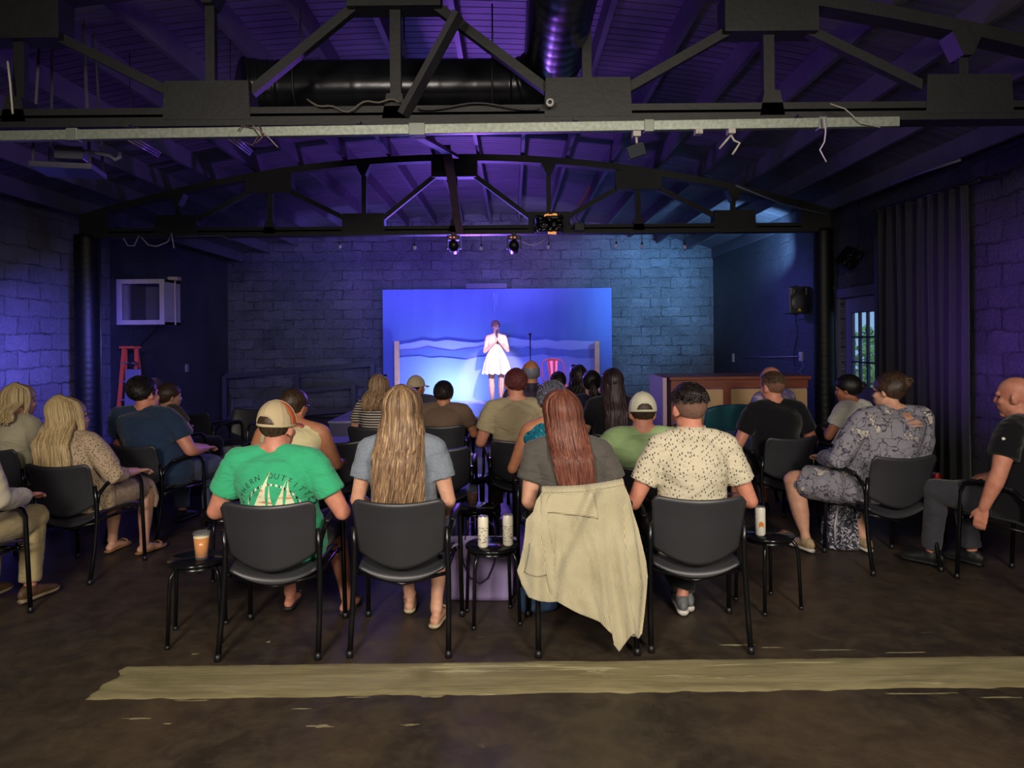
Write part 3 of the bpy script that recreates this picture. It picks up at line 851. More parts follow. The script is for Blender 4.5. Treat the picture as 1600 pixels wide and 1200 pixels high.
# speaker on wall
p = P(1243, 470, 10.25)
root = empty('wall_speaker', (4.10, 10.25, p.z), R(0), 'black loudspeaker mounted on the right rear wall', 'speaker')
root.location.x = p.x
mb = MB(); mb.prism([(-.13, -.19), (.13, -.19), (.14, .20), (-.14, .20)], -.12, .12); obj('cabinet', mb, M('speaker_black', '26262c', .45, bs=200, bd=.001), root, False, bevel=.015)
mb = MB(); mb.ell((0, -.118, -.03), (.115, .02, .125)); obj('woofer_grille', mb, M('grille_dark', '33333c', .4, bs=300, bd=.002), root)
mb = MB(); mb.box((0, -.118, .135), (.15, .02, .07)); obj('horn', mb, m_blk, root, False, bevel=.01)
mb = MB()
for s_ in (-1, 1): mb.box((s_ * .105, -.121, .13), (.025, .006, .10))
obj('port', mb, M('port_grey', '6f6f80', .4), root, False)
mb = MB(); mb.prism([(-.03, -.155), (.03, -.155), (0, -.11)], -.142, -.128); obj('badge', mb, M('badge_yellow', 'c8a020', .4), root, False)
mb = MB(); mb.box((.09, .06, -.02), (.15, .05, .08)); mb.box((0, .0, .205), (.04, .04, .03)); mb.box((0, 0, -.2), (.05, .05, .03)); obj('bracket', mb, m_blk2, root, False)
# outlet, switch, wires on rear right wall
def on_side(px, py, X):      # point on plane x=X
    Y = 10
    for _ in range(6):
        q = P(px, py, Y); Y *= X / q.x
    return P(px, py, Y)
XW = 4.25
for px, py, sz, nm, lab in ((1145.5, 559, (.02, .10, .16), 'wall_switch', 'small white switch plate on the right rear wall nearer the corner'), (1252, 557, (.04, .09, .13), 'wall_outlet', 'white power outlet box on the right rear wall below the speaker')):
    q = on_side(px, py, XW)
    root = empty(nm, tuple(q), 0, lab, 'switch' if 'switch' in nm else 'outlet')
    mb = MB(); mb.box((0, 0, 0), sz); obj('plate', mb, M('white_plastic', 'b8b8b4', .4), root, False, bevel=.004)
    mb = MB(); mb.box((-sz[0] / 2 - .004, 0, .0), (.012, .02, .04)); obj('socket' if 'outlet' in nm else 'toggle', mb, M('plastic_grey', '8c8c94', .4), root, False)  # small part in a darker grey plastic than the plate
wire('speaker_cable', [P(1243, 492, 10.3)] + [on_side(1243 + 3 * math.sin(k), 500 + k * 12, XW - .01) for k in range(7)], .007, '0c0c10', 'black cable hanging from the speaker down the wall', 'cable')
wire('surface_conduit', [on_side(1160, 558.5, XW - .01), on_side(1200, 558, XW - .01), on_side(1247, 557, XW - .01)], .009, '77728c', 'thin grey conduit running along the right rear wall', 'conduit')
wire('cable_slack', [on_side(1252, 563, XW - .01), on_side(1256, 572, XW - .02), on_side(1249, 580, XW - .02), on_side(1258, 592, XW - .01)], .006, '8a86a0', 'slack grey cord hanging below the white outlet', 'cord')

# ------------------------------------------------------------------ door with glazed window in the right wall
m_door = M('door_paint', '625f7c', .4)
root = empty('door_1', (XR, (DY0 + DY1) / 2, 0)); tag(root, kind='structure')
dw = DY1 - DY0 - .06
gw, g0, g1 = .62, .93, 1.92       # glazing width, bottom, top
mb = MB(); 
mb.box((.07, 0, g0 / 2), (.045, dw, g0)); mb.box((.07, 0, (g1 + DZ) / 2), (.045, dw, DZ - g1))
for s_ in (-1, 1): mb.box((.07, s_ * (gw / 2 + (dw - gw) / 4), (g0 + g1) / 2), (.045, (dw - gw) / 2, g1 - g0))
obj('door_leaf', mb, m_door, root, False)
mb = MB()
for i in (0, 1, 2, 3): mb.box((.07, -gw / 2 + gw * i / 3, (g0 + g1) / 2), (.04, .022, g1 - g0))
for i in (0, 1, 2, 3): mb.box((.07, 0, g0 + (g1 - g0) * i / 3), (.04, gw, .022))
obj('glazing_bars', mb, M('glazing_bar', '2c2c50', .5), root, False)
tg = NT('pane_glass'); tg.b.inputs['Alpha'].default_value = .12; tg.b.inputs['Roughness'].default_value = 0.03; tg.base((.85, .95, 1))
mb = MB(); mb.box((.07, 0, (g0 + g1) / 2), (.006, gw, g1 - g0)); obj('window_pane', mb, tg.m, root, False)
mb = MB(); mb.tube([(.04, -.40, 1.0), (0, -.40, 1.0), (0, -.30, 1.0)], .012, 10); obj('door_handle', mb, m_pale, root)
mb = MB()
for s_ in (-1, 1): mb.box((-.01, s_ * (dw / 2 + .08), DZ / 2), (.06, .10, DZ + .06))
mb.box((-.01, 0, DZ + .06), (.06, dw + .26, .12))
o = obj('trim_1', mb, M('trim_violet', '4d4966', .5), None, False); o.location = root.location; tagS(o)
# dark post and track left and right of the door
q = P(1309, 450, 9.85); mb = MB(); mb.box((0, 0, 1.15), (.10, .12, 2.3)); o = obj('door_post', mb, M('post_dark', '2c2b34', .5), None, False, bevel=.006); o.location = (4.44, 9.9, 0); tag(o, 'tall dark square post standing left of the glazed door', 'post')
q = P(1376, 450, 8.5); mb = MB(); mb.box((0, 0, 1.36), (.08, .10, 2.72)); o = obj('door_post', mb, M('post_dark', '2c2b34', .5), None, False, bevel=.006); o.location = (4.38, 8.45, 0); tag(o, 'tall black square post between the glazed door and the curtain', 'post')
# outdoors seen through the door
tgr = M('outdoor_grass', '6a8a3c', .9, var=.3, vs=3)
mb = MB(); mb.box((14, 16, -.1), (18.4, 40, .1)); tagS(obj('ground_outside', mb, tgr, smooth=False))
tlf = M('outdoor_leaf', '7ea85a', .7, var=.5, vs=30, bs=20, bd=.05)
for i, (x, y, r_, lab) in enumerate(((10.0, 20.0, .62, 'leafy green shrub outdoors seen through the lower door glass'), (8.05, 15.0, .62, 'tall leafy bush outdoors close behind the right door panes'))):
    root = empty('garden_bush', (x, y, 0), 0, lab, 'bush')
    mb = MB()
    for k in range(420):
        a = random.uniform(0, 2 * PI); th = random.uniform(0, PI); rr_ = r_ * (random.random() ** .4)
        c_ = Vector((rr_ * math.sin(th) * math.cos(a), rr_ * math.sin(th) * math.sin(a), r_ * 1.5 + 1.5 * rr_ * math.cos(th)))
        rot = Euler((random.uniform(0, PI), random.uniform(0, PI), random.uniform(0, PI))).to_matrix()
        mb.add([c_ + rot @ Vector(v) for v in ((-.05, 0, 0), (0, -.12, .02), (.05, 0, 0), (0, .12, .02))], [(0, 1, 2, 3)])
    obj('foliage', mb, tlf, root, False)
    mb = MB(); mb.tube([(0, 0, 0), (0, 0, r_ * 1.6)], [.07, .04], 8); obj('trunk', mb, M('bark', '5a4636', .8), root)
sunl = bpy.data.lights.new('daylight', 'SUN'); sunl.energy = 1.2; sunl.color = (.75, .95, .9); sunl.angle = R(8)
so = bpy.data.objects.new('daylight', sunl); scene.collection.objects.link(so); so.rotation_euler = (R(40), R(-25), 0)
# clip light wrapped above door
q = on_side(1345, 402, XR); 
root = empty('wall_flood', (XR - .14, q.y, q.z), 0, 'crumpled black flood lamp on the right wall above the glazed door', 'lamp')
mb = MB(); mb.box((0, 0, 0), (.16, .24, .24), Euler((.4, .5, .2)).to_matrix()); remesh('housing', mb, .012, M('black_foil', '1b1b20', .18, .7), root, 1, crk)
mb = MB(); mb.tube([(.02, 0, 0), (.14, 0, .04)], .02, 8); obj('bracket', mb, m_blk, root)
mb = MB(); mb.tube([(.1, 0, .1), (.11, .02, .4), (.12, 0, .75)], .006, 6); obj('cable', mb, m_blk, root)

# curtain
root = empty('black_curtain', (4.28, 7.4, 0), 0, 'tall black floor-length curtain on the right wall beside the door', 'curtain')
tC = NT('curtain_cloth'); tC.b.inputs['Roughness'].default_value = .85; tC.b.inputs['Sheen Weight'].default_value = .25
tC.base(lin(H('121215')))
tC.bump(tC.noise(tC.coord((1, 1, .1)), 12, 4), .5, .02)
y0, y1 = 8.30 - 7.4, 6.60 - 7.4
def cur(u, v):
    y = y0 + (y1 - y0) * u; z = .04 + v * 3.02 - .06 * u * v
    ph = u * 2 * PI * 9
    d = .06 * math.sin(ph + .6 * math.sin(3 * u * PI)) * (1 - .25 * v) + .015 * math.sin(ph * 2.3) + .02 * noise.noise((u * 9, v * 2, 0))
    return (d, y + .022 * math.cos(ph), z)
mb = MB(); mb.grid(cur, 260, 24); obj('cloth', mb, tC.m, root, solid=.006)
mb = MB(); mb.tube([(0.02, y0 + .1, 3.08), (0.02, y1 - .1, 3.02)], .018, 10); obj('curtain_rod', mb, m_blk2, root)
for q_ in (y0 + .05, y1 - .05):
    mb = MB(); mb.bar((.02, q_, 3.05), (.22, q_, 3.05), .03, .03); obj('rod_bracket', mb, m_blk2, root, False)

# ------------------------------------------------------------------ left side
# open white box (air-cooler sleeve) on the left rear wall
q = P(258, 507, 10.8); q2 = P(258, 436, 10.8)
x1 = q.x; z0 = q.z; z1 = q2.z
root = empty('cooler_housing', (XL, 10.8, z0), 0, 'white open-fronted box housing jutting from the left wall', 'housing')
wx = x1 - XL; hz = z1 - z0; dp = .50
m_wb = M('white_box', 'b0a4b8', .5, var=.1)
mb = MB(); mb.box((wx / 2, dp / 2, .02), (wx, dp, .04)); mb.box((wx / 2, dp / 2, hz - .02), (wx, dp, .04)); mb.box((wx - .02, dp / 2, hz / 2), (.04, dp, hz)); mb.box((.02, dp / 2, hz / 2), (.04, dp, hz))
obj('casing', mb, m_wb, root, False)
mb = MB(); b_ = .07
mb.box((wx / 2, -.012, b_ / 2), (wx - .14, .028, b_)); mb.box((wx / 2, -.012, hz - b_ / 2), (wx - .14, .028, b_)); mb.box((wx - b_ / 2, -.012, hz / 2), (b_ + .002, .03, hz)); mb.box((.04, -.012, hz / 2), (.08, .03, hz))
obj('front_frame', mb, m_wb, root, False, bevel=.003)
mb = MB(); mb.box((wx / 2, dp - .02, hz / 2), (wx - .05, .02, hz - .05)); mb.box((wx * .25, dp * .5, hz / 2), (.02, dp - .04, hz - .08)); obj('inner_panel', mb, M('inner_dark', '4a4656', .6), root, False)
mb = MB(); mb.box((wx + .012, dp * .62, hz / 2), (.02, .02, hz)); mb.box((wx + .004, .3, hz + .03), (.16, .12, .05)); obj('side_strip', mb, m_wb, root, False)
mb = MB(); mb.bar((wx * .5, dp, -.0), (0.02, dp, -.35), .04, .04); obj('bracket', mb, m_blk2, root, False)
# orange step ladder leaning, folded sign
p = P(195, 640, 10.3)
root = empty('orange_ladder', (p.x - .02, 10.35, 0), R(-8), 'orange step ladder standing folded against the left wall', 'ladder')
m_or2 = M('ladder_orange', 'c0482c', .5)
for s_ in (-1, 1):
    mb = MB(); mb.bar((s_ * .17, 0, 0), (s_ * .10, .12, 1.52), .05, .03, (0, 1, 0)); obj('side_rail', mb, m_or2, root, False)
    mb = MB(); mb.bar((s_ * .17, .3, 0), (s_ * .09, .14, 1.50), .035, .025, (0, 1, 0)); obj('rear_rail', mb, m_or2, root, False)
for k in range(5):
    mb = MB(); z = .22 + k * .27; mb.box((0, .02 + z * .078, z), (.30 - .09 * z / 1.5, .09, .02)); obj('step', mb, M('step_grey', '6a5a68', .5), root, False)
mb = MB(); mb.box((0, .12, 1.53), (.24, .16, .03)); obj('top_cap', mb, m_or2, root, False)
p = P(214, 590, 10.2)
root = empty('folding_sign', (p.x, 10.1, 0), R(-12), 'grey folding floor sign leaning near the orange ladder', 'sign')
mb = MB(); mb.prism([(-.17, 0), (.17, 0), (.12, 1.22), (-.12, 1.22)], -.015, .015); obj('panel', mb, M('sign_grey', '5c5870', .5), root, False, bevel=.01)
mb = MB(); mb.tube([(-.09, 0, 1.2), (-.08, 0, 1.3), (.0, 0, 1.33), (.08, 0, 1.3), (.09, 0, 1.2)], .012, 8); obj('handle', mb, m_blk2, root)
# ramp rail in front of the back wall
root = empty('ramp_rail', (P(470, 600, 14.6).x, 14.6, 0), 0, 'dark painted timber ramp railing along the left back wall', 'railing')
m_rl = M('rail_paint', '34344a', .5, bs=40, bd=.002)
def pr(px, py): 
    q = P(px, py, 14.6); return Vector((q.x - root.location.x, 0, q.z))
mb = MB(); mb.bar(pr(352, 588), pr(585, 568), .05, .10); obj('top_rail', mb, m_rl, root, False)
mb = MB(); mb.bar(pr(352, 655), pr(585, 637), .05, .10); obj('bottom_rail', mb, m_rl, root, False)
mb = MB(); mb.bar(pr(470, 611), pr(556, 603), .05, .09); obj('mid_rail', mb, m_rl, root, False)
for px, py in ((352, 588), (465, 579), (583, 568), (553, 603)):
    t_ = pr(px, py); mb = MB(); mb.box((t_.x, -.03, t_.z / 2), (.09, .07, t_.z)); obj('rail_post', mb, m_rl, root, False)
# low whitish risers left of the stage, purple light put into the colour
m_rs = M('riser_purple_lit', 'a49cc0', .5, var=.1)
def riser(name, px0, px1, py, Y, hh, dd, lab, cat='platform'):
    a = P(px0, py, Y); b = P(px1, py, Y)
    root = empty(name, ((a.x + b.x) / 2, Y, 0), 0, lab, cat)
    mb = MB(); mb.box((0, dd / 2, hh - .015), (b.x - a.x, dd, .03)); obj('top', mb, m_rs, root, False, bevel=.004)
    mb = MB(); mb.box((0, dd / 2 , (hh - .03) / 2), (b.x - a.x - .03, dd - .03, hh - .03)); obj('base', mb, M('riser_side', '5c567c', .6), root, False)
riser('stage_box', 512, 549, 650, 10.4, .42, .7, 'pale box with painted-in purple light standing left of the stage behind the striped-top woman')
riser('low_riser', 455, 542, 683, 8.6, .34, .75, 'low riser with purple light painted on top behind the woman in the cream tank top')
riser('low_riser', 344, 440, 683, 8.2, .28, 1.1, 'low riser with purple light painted on top left of the tan trucker cap')
# framed panel, outlet on dark left wall
for px, py in ((292, 575),):
    q = on_side(px, py, XL + .01); root = empty('wall_plate', tuple(q), 0, 'tiny pale wall plate on the dark left rear wall', 'wall plate')
    mb = MB(); mb.box((0, 0, 0), (.02, .09, .14)); obj('plate', mb, M('plastic_grey', '8c8c94', .4), root, False)

# ================================================================== FURNITURE
m_shell = M('chair_shell', '2f2f34', .40, bs=260, bd=.0006, bstr=.5)
m_tube = M('chair_tube', '141417', .24, .3)
def make_chair():
    root = empty('armchair', (0, 0, 0))
    # seat shell
    def seat(u, v):
        x = (u - .5) * .47; y = -.20 + v * .44
        s_ = abs(u - .5) * 2
        z = .435 + .012 * s_ ** 2 - .035 * max(0, v - .8) / .2 * .6
        if v < .25: z -= .085 * ((.25 - v) / .25) ** 1.4 * (1 - .75 * s_ ** 2)
        return (x * (1 - .06 * (1 - v)), y, z)
    mb = MB(); mb.grid(seat, 21, 19); obj('seat', mb, m_shell, root, solid=.014)
    def back(u, v):
        s_ = (u - .5) * 2; a = abs(s_)
        ztop = .80 - .022 * (1 - a ** 2) - (.035 * max(0, (a - .86) / .14) ** 2)
        zbot = .425 + .085 * a ** 1.8
        z = zbot + (ztop - zbot) * v
        wd = .232 + .006 * v - .012 * (1 - v)
        x = s_ * wd
        y = -.205 - .045 * (1 - a ** 2) - .075 * (v - .3) - .03 * max(0, v - .7)
        return (x, y, z)
    mb = MB(); mb.grid(back, 29, 17); obj('backrest', mb, m_shell, root, solid=.013)
    for s_ in (-1, 1):
        mb = MB(); mb.tube([(s_ * .250, -.285, 0), (s_ * .247, -.235, .22), (s_ * .243, -.205, .42), (s_ * .240, -.205, .52), (s_ * .240, -.222, .64)], .0145, 12)
        obj('leg', mb, m_tube, root)
        mb = MB(); mb.tube([(s_ * .272, .245, 0), (s_ * .268, .225, .40), (s_ * .266, .218, .58), (s_ * .264, .195, .635), (s_ * .262, .14, .655), (s_ * .258, 0, .655), (s_ * .252, -.12, .635), (s_ * .244, -.19, .575), (s_ * .241, -.205, .50)], .0135, 12)
        obj('leg', mb, m_tube, root)
        mb = MB(); mb.tube([(s_ * .263, .17, .662), (s_ * .259, .02, .666), (s_ * .254, -.10, .65)], [(.018, .01), (.021, .012), (.018, .01)], 12, dome=True, upv=(1, 0, 0))
        obj('armrest', mb, M('arm_pad', '1a1a1e', .45), root)
        mb = MB(); mb.tube([(s_ * .235, -.20, .40), (s_ * .235, .20, .405)], .011, 10); mb.tube([(s_ * .235, .2, .405), (s_ * .268, .222, .41)], .010, 8); mb.tube([(s_ * .235, -.19, .40), (s_ * .247, -.21, .40)], .010, 8)
        obj('seat_rail', mb, m_tube, root)
        for yy, xx in ((-.285, .250), (.245, .272)):
            mb = MB(); mb.tube([(s_ * xx, yy, 0), (s_ * xx, yy, .035)], [.018, .0165], 12); obj('foot_cap', mb, m_blk, root)
    mb = MB(); mb.tube([(-.25, .19, .40), (.25, .19, .40)], .010, 8); obj('crossbar', mb, m_tube, root)
    mb = MB(); mb.tube([(-.235, -.16, .385), (0, -.17, .33), (.235, -.16, .385)], .010, 8); obj('crossbar', mb, m_tube, root)
    return root
chair0 = make_chair(); CH_USED = [False]
def chair(x, y, deg, label):
    if not CH_USED[0]: c = chair0; CH_USED[0] = True
    else: c = copy_tree(chair0)
    c.location = (x, y, 0); c.rotation_euler = (0, 0, R(deg)); tag(c, label, 'chair', 'black armchairs of the audience')
    return c

def make_stool():
    root = empty('side_stool', (0, 0, 0))
    mb = MB(); mb.lathe([(.0, .405), (.14, .405), (.152, .411), (.155, .42), (.150, .428), (.0, .428)], n=40); obj('stool_top', mb, M('stool_gloss', '111114', .15), root)
    for k in range(4):
        a = R(45 + 90 * k + 12); c_, s_ = math.cos(a), math.sin(a)
        mb = MB(); mb.tube([(c_ * .185, s_ * .185, 0), (c_ * .172, s_ * .172, .30), (c_ * .165, s_ * .165, .36), (c_ * .145, s_ * .145, .392), (c_ * .10, s_ * .10, .402)], .0105, 10); obj('leg', mb, m_tube, root)
        mb = MB(); mb.tube([(c_ * .185, s_ * .185, 0), (c_ * .184, s_ * .184, .02)], .013, 10); obj('foot_cap', mb, m_blk, root)
    mb = MB(); mb.lathe([(.13, .385), (.13, .405), (.12, .405), (.12, .385), (.13, .385)], n=32); obj('under_ring', mb, m_tube, root)
    return root
stool0 = make_stool(); ST_USED = [False]
def stool(px, Y, label, rz=0):
    s_ = stool0 if not ST_USED[0] else copy_tree(stool0); ST_USED[0] = True
    p = P(px, 840, Y); s_.location = (p.x, Y, 0); s_.rotation_euler = (0, 0, R(rz)); tag(s_, label, 'stool', 'round black stools used as drink tables')
    return s_
SL = stool(308, 3.86, 'round black stool carrying the beer glass, left of the man in green', 5)
SM = stool(769, 4.07, 'round black stool carrying two tall cans, middle of the back row', 0)
SR = stool(1199, 4.24, 'round black stool carrying one white can, right of the patterned shirt', 8)
SB = stool(741, 4.98, 'round black stool carrying the dark drink, behind the two-can stool', 20)
SB2 = stool(738, 6.05, 'round black stool carrying the water bottle, farther up the aisle', 10)
SRR = stool(1487, 5.35, 'round black stool carrying the red can beside the floral-dress woman', 15)
SLL = stool(366, 7.0, 'round black stool carrying two clear glasses at far left', 0)
SLN = stool(352, 4.9, 'round black stool standing ahead of the left beer stool, nothing on it', 30)
TT = .428
m_glass = None
tg2 = NT('drinking_glass'); tg2.b.inputs['Alpha'].default_value = .06; tg2.b.inputs['Roughness'].default_value = 0.04; tg2.base((.9, .93, 1)); m_glass = tg2.m
def liquid(name, hx, em=0):
    t = NT(name); t.base(lin(H(hx))); t.b.inputs['Roughness'].default_value = .2
    return t.m
def pint(x, y, z0, hx, label, foam=True, level=.118, name='beer_glass', cat='glass'):
    root = empty(name, (x, y, z0), 0, label, cat)
    mb = MB(); mb.lathe([(0, 0), (.030, 0), (.032, .004), (.0445, .148), (.0425, .148), (.031, .014), (0, .012)], n=36); obj('glass_wall', mb, m_glass, root)
    if hx:
        mb = MB(); mb.lathe([(0, .0125), (.0303, .0145), (.030 + .0095 * level / .118, level), (0, level)], n=36); obj('beer', mb, liquid('liquid_' + hx, hx), root)
        if foam:
            mb = MB(); mb.lathe([(0, level), (.0393, level), (.0402, level + .006), (0, level + .007)], n=36); obj('foam', mb, M('beer_foam', 'e8d8a8', .8), root)
    return root
p = P(315, 865, 3.83); pint(p.x, 3.83, TT, 'cc7c14', 'pint glass of cloudy amber beer on the left stool')
p = P(738, 790, 4.97); pint(p.x, 4.97, TT, '7a3c22', 'glass of dark red-brown beer on the stool behind the two cans', False, .10)
p = P(370, 690, 6.98); pint(p.x, 6.98, TT, 'a88458', 'glass half full of amber drink on the far left stool', False, .08)
p = P(360, 690, 6.95); pint(p.x - .02, 6.93, TT, None, 'empty clear glass on the far left stool beside the amber drink')
# cans
def canmat(name, accent, seed):
    t = NT(name); t.b.inputs['Roughness'].default_value = .35
    tc = t.n('ShaderNodeTexCoord'); sp = t.n('ShaderNodeSeparateXYZ'); t.l(tc.outputs['Object'], sp.inputs[0])
    v = t.coord((60 if accent != 'red' else 22, 60 if accent != 'red' else 22, 190 if accent != 'red' else 25))
    n1 = t.noise(v, 1.0, 2)
    base_c = lin(H('dcd6c4')) if accent != 'red' else lin(H('c0141c'))
    ink = lin(H('4a4840')) if accent != 'red' else lin(H('e8dcdc'))
    c = t.mix(t.ramp(n1, [(.56, (0, 0, 0)), (.60, (.85, .85, .85))]), base_c, ink)
    # keep the print to a band
    band = t.ramp(sp.outputs[2], [(.0, (0, 0, 0)), (.028, (0, 0, 0)), (.032, (1, 1, 1)), (.118, (1, 1, 1)), (.122, (0, 0, 0))])
    c = t.mix(band, base_c, c)
    t.base(c); return t.m
m_al = M('can_alu', 'b8b4ac', .3, .8)
def can(x, y, z0, hh, r, m, label, rz=0, patch=None):
    root = empty('drink_can', (x, y, z0), R(rz), label, 'can')
    mb = MB(); mb.lathe([(0, .003), (r * .72, .0), (r, .012), (r, hh - .014), (r * .86, hh - .003)], n=36); obj('can_body', mb, m, root)
    mb = MB(); mb.lathe([(r * .86, hh - .003), (r * .88, hh), (r * .80, hh), (r * .78, hh - .006), (0, hh - .006)], n=36); obj('can_lid', mb, m_al, root)
    mb = MB(); mb.ell((0, -.006, hh - .004), (.008, .012, .0015)); obj('pull_tab', mb, m_al, root)
    if patch:
        mb = MB(); mb.grid(lambda u, v: ((r + .0006) * math.sin(-.9 + u * .9), -(r + .0006) * math.cos(-.9 + u * .9), .05 + .028 * v + .012 * math.sin(u * PI)), 9, 4)
        obj('label_patch', mb, M('patch_' + patch, patch, .4), root)
    return root
mc1 = canmat('can_print', 'none', 1)
p = P(755, 850, 4.0); can(p.x, 4.0, TT, .178, .030, mc1, 'tall pale printed can, left one on the middle stool')
p = P(794, 850, 4.02); can(p.x, 4.03, TT, .178, .030, mc1, 'tall pale printed can, right one on the middle stool', 75)
p = P(1187, 840, 4.2); can(p.x, 4.19, TT, .172, .030, M('can_white', 'dedad0', .35), 'tall white can with orange mark on the right stool', 20, 'd07a28')
p = P(1459, 760, 5.3); can(p.x + .01, 5.28, TT, .150, .030, canmat('can_red', 'red', 2), 'red soda can on the stool beside the floral dress')
# dark lettering on the white can and the pale cans
def wraptext(root_name, txt, x, y, z0, r, size, col, ang=0.0, vertical=False):
    pass
# water bottle
p = P(737, 740, 6.0)
root = empty('water_bottle', (p.x, 6.0, TT), 0, 'small clear plastic water bottle with green label up the aisle', 'bottle')
mb = MB(); mb.lathe([(0, .002), (.028, 0), (.031, .01), (.031, .055), (.029, .06), (.031, .066), (.031, .13), (.026, .155), (.0135, .18), (.0125, .196)], n=28); obj('bottle_body', mb, m_glass, root)
mb = MB(); mb.lathe([(.0318, .085), (.0318, .128)], n=28); obj('bottle_label', mb, M('label_green', '9cc07a', .5), root, solid=.0006)
mb = MB(); mb.lathe([(0, .212), (.0145, .212), (.0145, .196), (0, .196)], n=20); obj('bottle_cap', mb, M('cap_white', 'd0d0d8', .4), root)
p = P(748, 740, 6.1); pint(p.x, 6.1, TT, None, 'empty clear glass behind the water bottle')
# bags
def bag_tote():
    root = empty('shopping_bag', (P(750, 930, 4.45).x, 4.42, 0), R(-3), 'large lilac-white paper tote bag on the floor under the middle stool', 'bag')
    m_ = M('tote_lilac', 'a996cc', .6, var=.06)
    def body(u, v):
        a = 2 * PI * u; hw = .205 + .025 * v; hd = .075 + .01 * v
        c_, s_ = math.cos(a), math.sin(a); p_ = 6
        x = hw * math.copysign(abs(c_) ** (2 / p_), c_); y = hd * math.copysign(abs(s_) ** (2 / p_), s_)
        y += .006 * noise.noise((x * 9, v * 4, 1 if s_ > 0 else 2))
        return (x, y, .003 + v * .35)
    mb = MB(); mb.grid(body, 64, 14, True); mb.box((0, 0, .006), (.39, .13, .006)); obj('bag_body', mb, m_, root, solid=.004)
    for s_ in (-1, 1):
        mb = MB(); y = s_ * .084
        if s_ < 0: pts = [(-.10, y, .33), (-.09, y - .012, .24), (-.045, y - .015, .15), (.01, y - .018, .115), (.06, y - .016, .15), (.10, y - .012, .24), (.105, y, .33)]
        else: pts = [(-.10, y, .33), (-.08, y, .42), (-.02, y, .46), (.04, y, .46), (.09, y, .41), (.10, y, .33)]
        mb.tube(pts, .0045, 8); obj('handle', mb, M('bag_cord', '2c2450', .5), root)
bag_tote()
def blob_bag(name, loc, dims, mat, label, seed, rz=0):
    mb = MB(); mb.rings([(0, 0, .004, dims[0] * .47, dims[1] * .45), (0, 0, .03, dims[0] * .5, dims[1] * .5), (0, 0, dims[2] * .5, dims[0] * .48, dims[1] * .45), (0.01, 0, dims[2] * .85, dims[0] * .36, dims[1] * .3), (0.01, 0, dims[2], dims[0] * .2, dims[1] * .16)], 28, power=3)
    root = empty(name, loc, R(rz), label, 'bag')
    remesh('bag_body', mb, .010, mat, root, 4, lambda c: (.012 * noise.noise(c * 9 + Vector((seed, 0, 0))) + .006 * noise.noise(c * 24)) if c.z > .02 else 0)
    return root
p = P(842, 975, 4.05)
r_ = blob_bag('blue_handbag', (p.x, 4.20, 0), (.24, .16, .22), M('bag_blue', '2c4466', .5, bs=30, bd=.003), 'blue soft handbag on the floor beneath the cardigan chair', 3, 10)
mb = MB(); mb.tube([(-.09, -.05, .14), (-.10, -.09, .22), (-.04, -.09, .27), (0, -.05, .2)], .007, 8); obj('strap', mb, M('strap_navy', '18243a', .5), r_)
mb = MB(); mb.ell((-.09, -.07, .17), (.006, .004, .006)); obj('buckle', mb, M('gold', 'c89a4a', .25, .9), r_)
t = NT('backpack_print'); v = t.coord((1, 1, 1)); nz = t.noise(v, 26, 5, .7, 2.2)
t.base(t.ramp(nz, [(.47, lin(H('17182a'))), (.52, lin(H('17182a'))), (.56, lin(H('b4b2c0')))])); t.b.inputs['Roughness'].default_value = .7
p = P(1324, 840, 5.3)
r_ = blob_bag('patterned_backpack', (p.x, 5.38, 0), (.30, .22, .40), t.m, 'navy and white floral patterned backpack on the floor by the floral dress', 8)
mb = MB(); mb.tube([(-.04, -.02, .38), (-.03, -.03, .43), (.03, -.03, .43), (.04, -.02, .38)], .008, 8); obj('top_loop', mb, m_blk, r_)
mb = MB(); mb.tube([(-.10, -.10, .05), (-.11, -.12, .2), (-.07, -.09, .34)], .008, 8); obj('piping', mb, M('pipe_pale', 'a8a4b0', .5), r_)
p = P(374, 690, 7.1)
r_ = blob_bag('brown_handbag', (p.x + .03, 7.45, .0), (.26, .18, .40), M('bag_brown', '6a4a48', .5, bs=30, bd=.003), 'brown handbag with pale handles by the far left stool', 5)
mb = MB(); mb.tube([(-.07, -.04, .38), (-.03, -.05, .50), (.03, -.05, .50), (.07, -.04, .38)], .010, 8); obj('handle', mb, M('strap_tan', '9a8078', .5), r_)

# teal easy chairs lit from the stage side
def easy_chair(px, Y, deg, label):
    p = P(px, 650, Y)
    root = empty('easy_chair', (p.x, Y, 0), R(deg), label, 'chair', )
    m_ = M('teal_vinyl', '2a5a66', .3)
    mb = MB(); mb.box((0, 0, .36), (.56, .56, .16)); obj('seat', mb, m_, root, False, bevel=.04)
    mb = MB(); mb.grid(lambda u, v: ((u - .5) * .62, -.30 - .06 * math.sin(u * PI) - .10 * v, .38 + .48 * v - .05 * (2 * abs(u - .5)) ** 3 * v), 19, 12); obj('backrest', mb, m_, root, solid=.07, bevel=.02)
    for s_ in (-1, 1):
        mb = MB(); mb.tube([(s_ * .31, -.3, .58), (s_ * .32, 0, .60), (s_ * .31, .26, .58)], [.04, .045, .04], 12, dome=True); obj('armrest', mb, m_, root)
        for yy in (-.24, .24):
            mb = MB(); mb.tube([(s_ * .26, yy, 0), (s_ * .24, yy, .30)], [.015, .02], 8); obj('leg', mb, m_blk, root)
easy_chair(1112, 8.25, 15, 'teal vinyl easy chair before the redwood counter, empty')


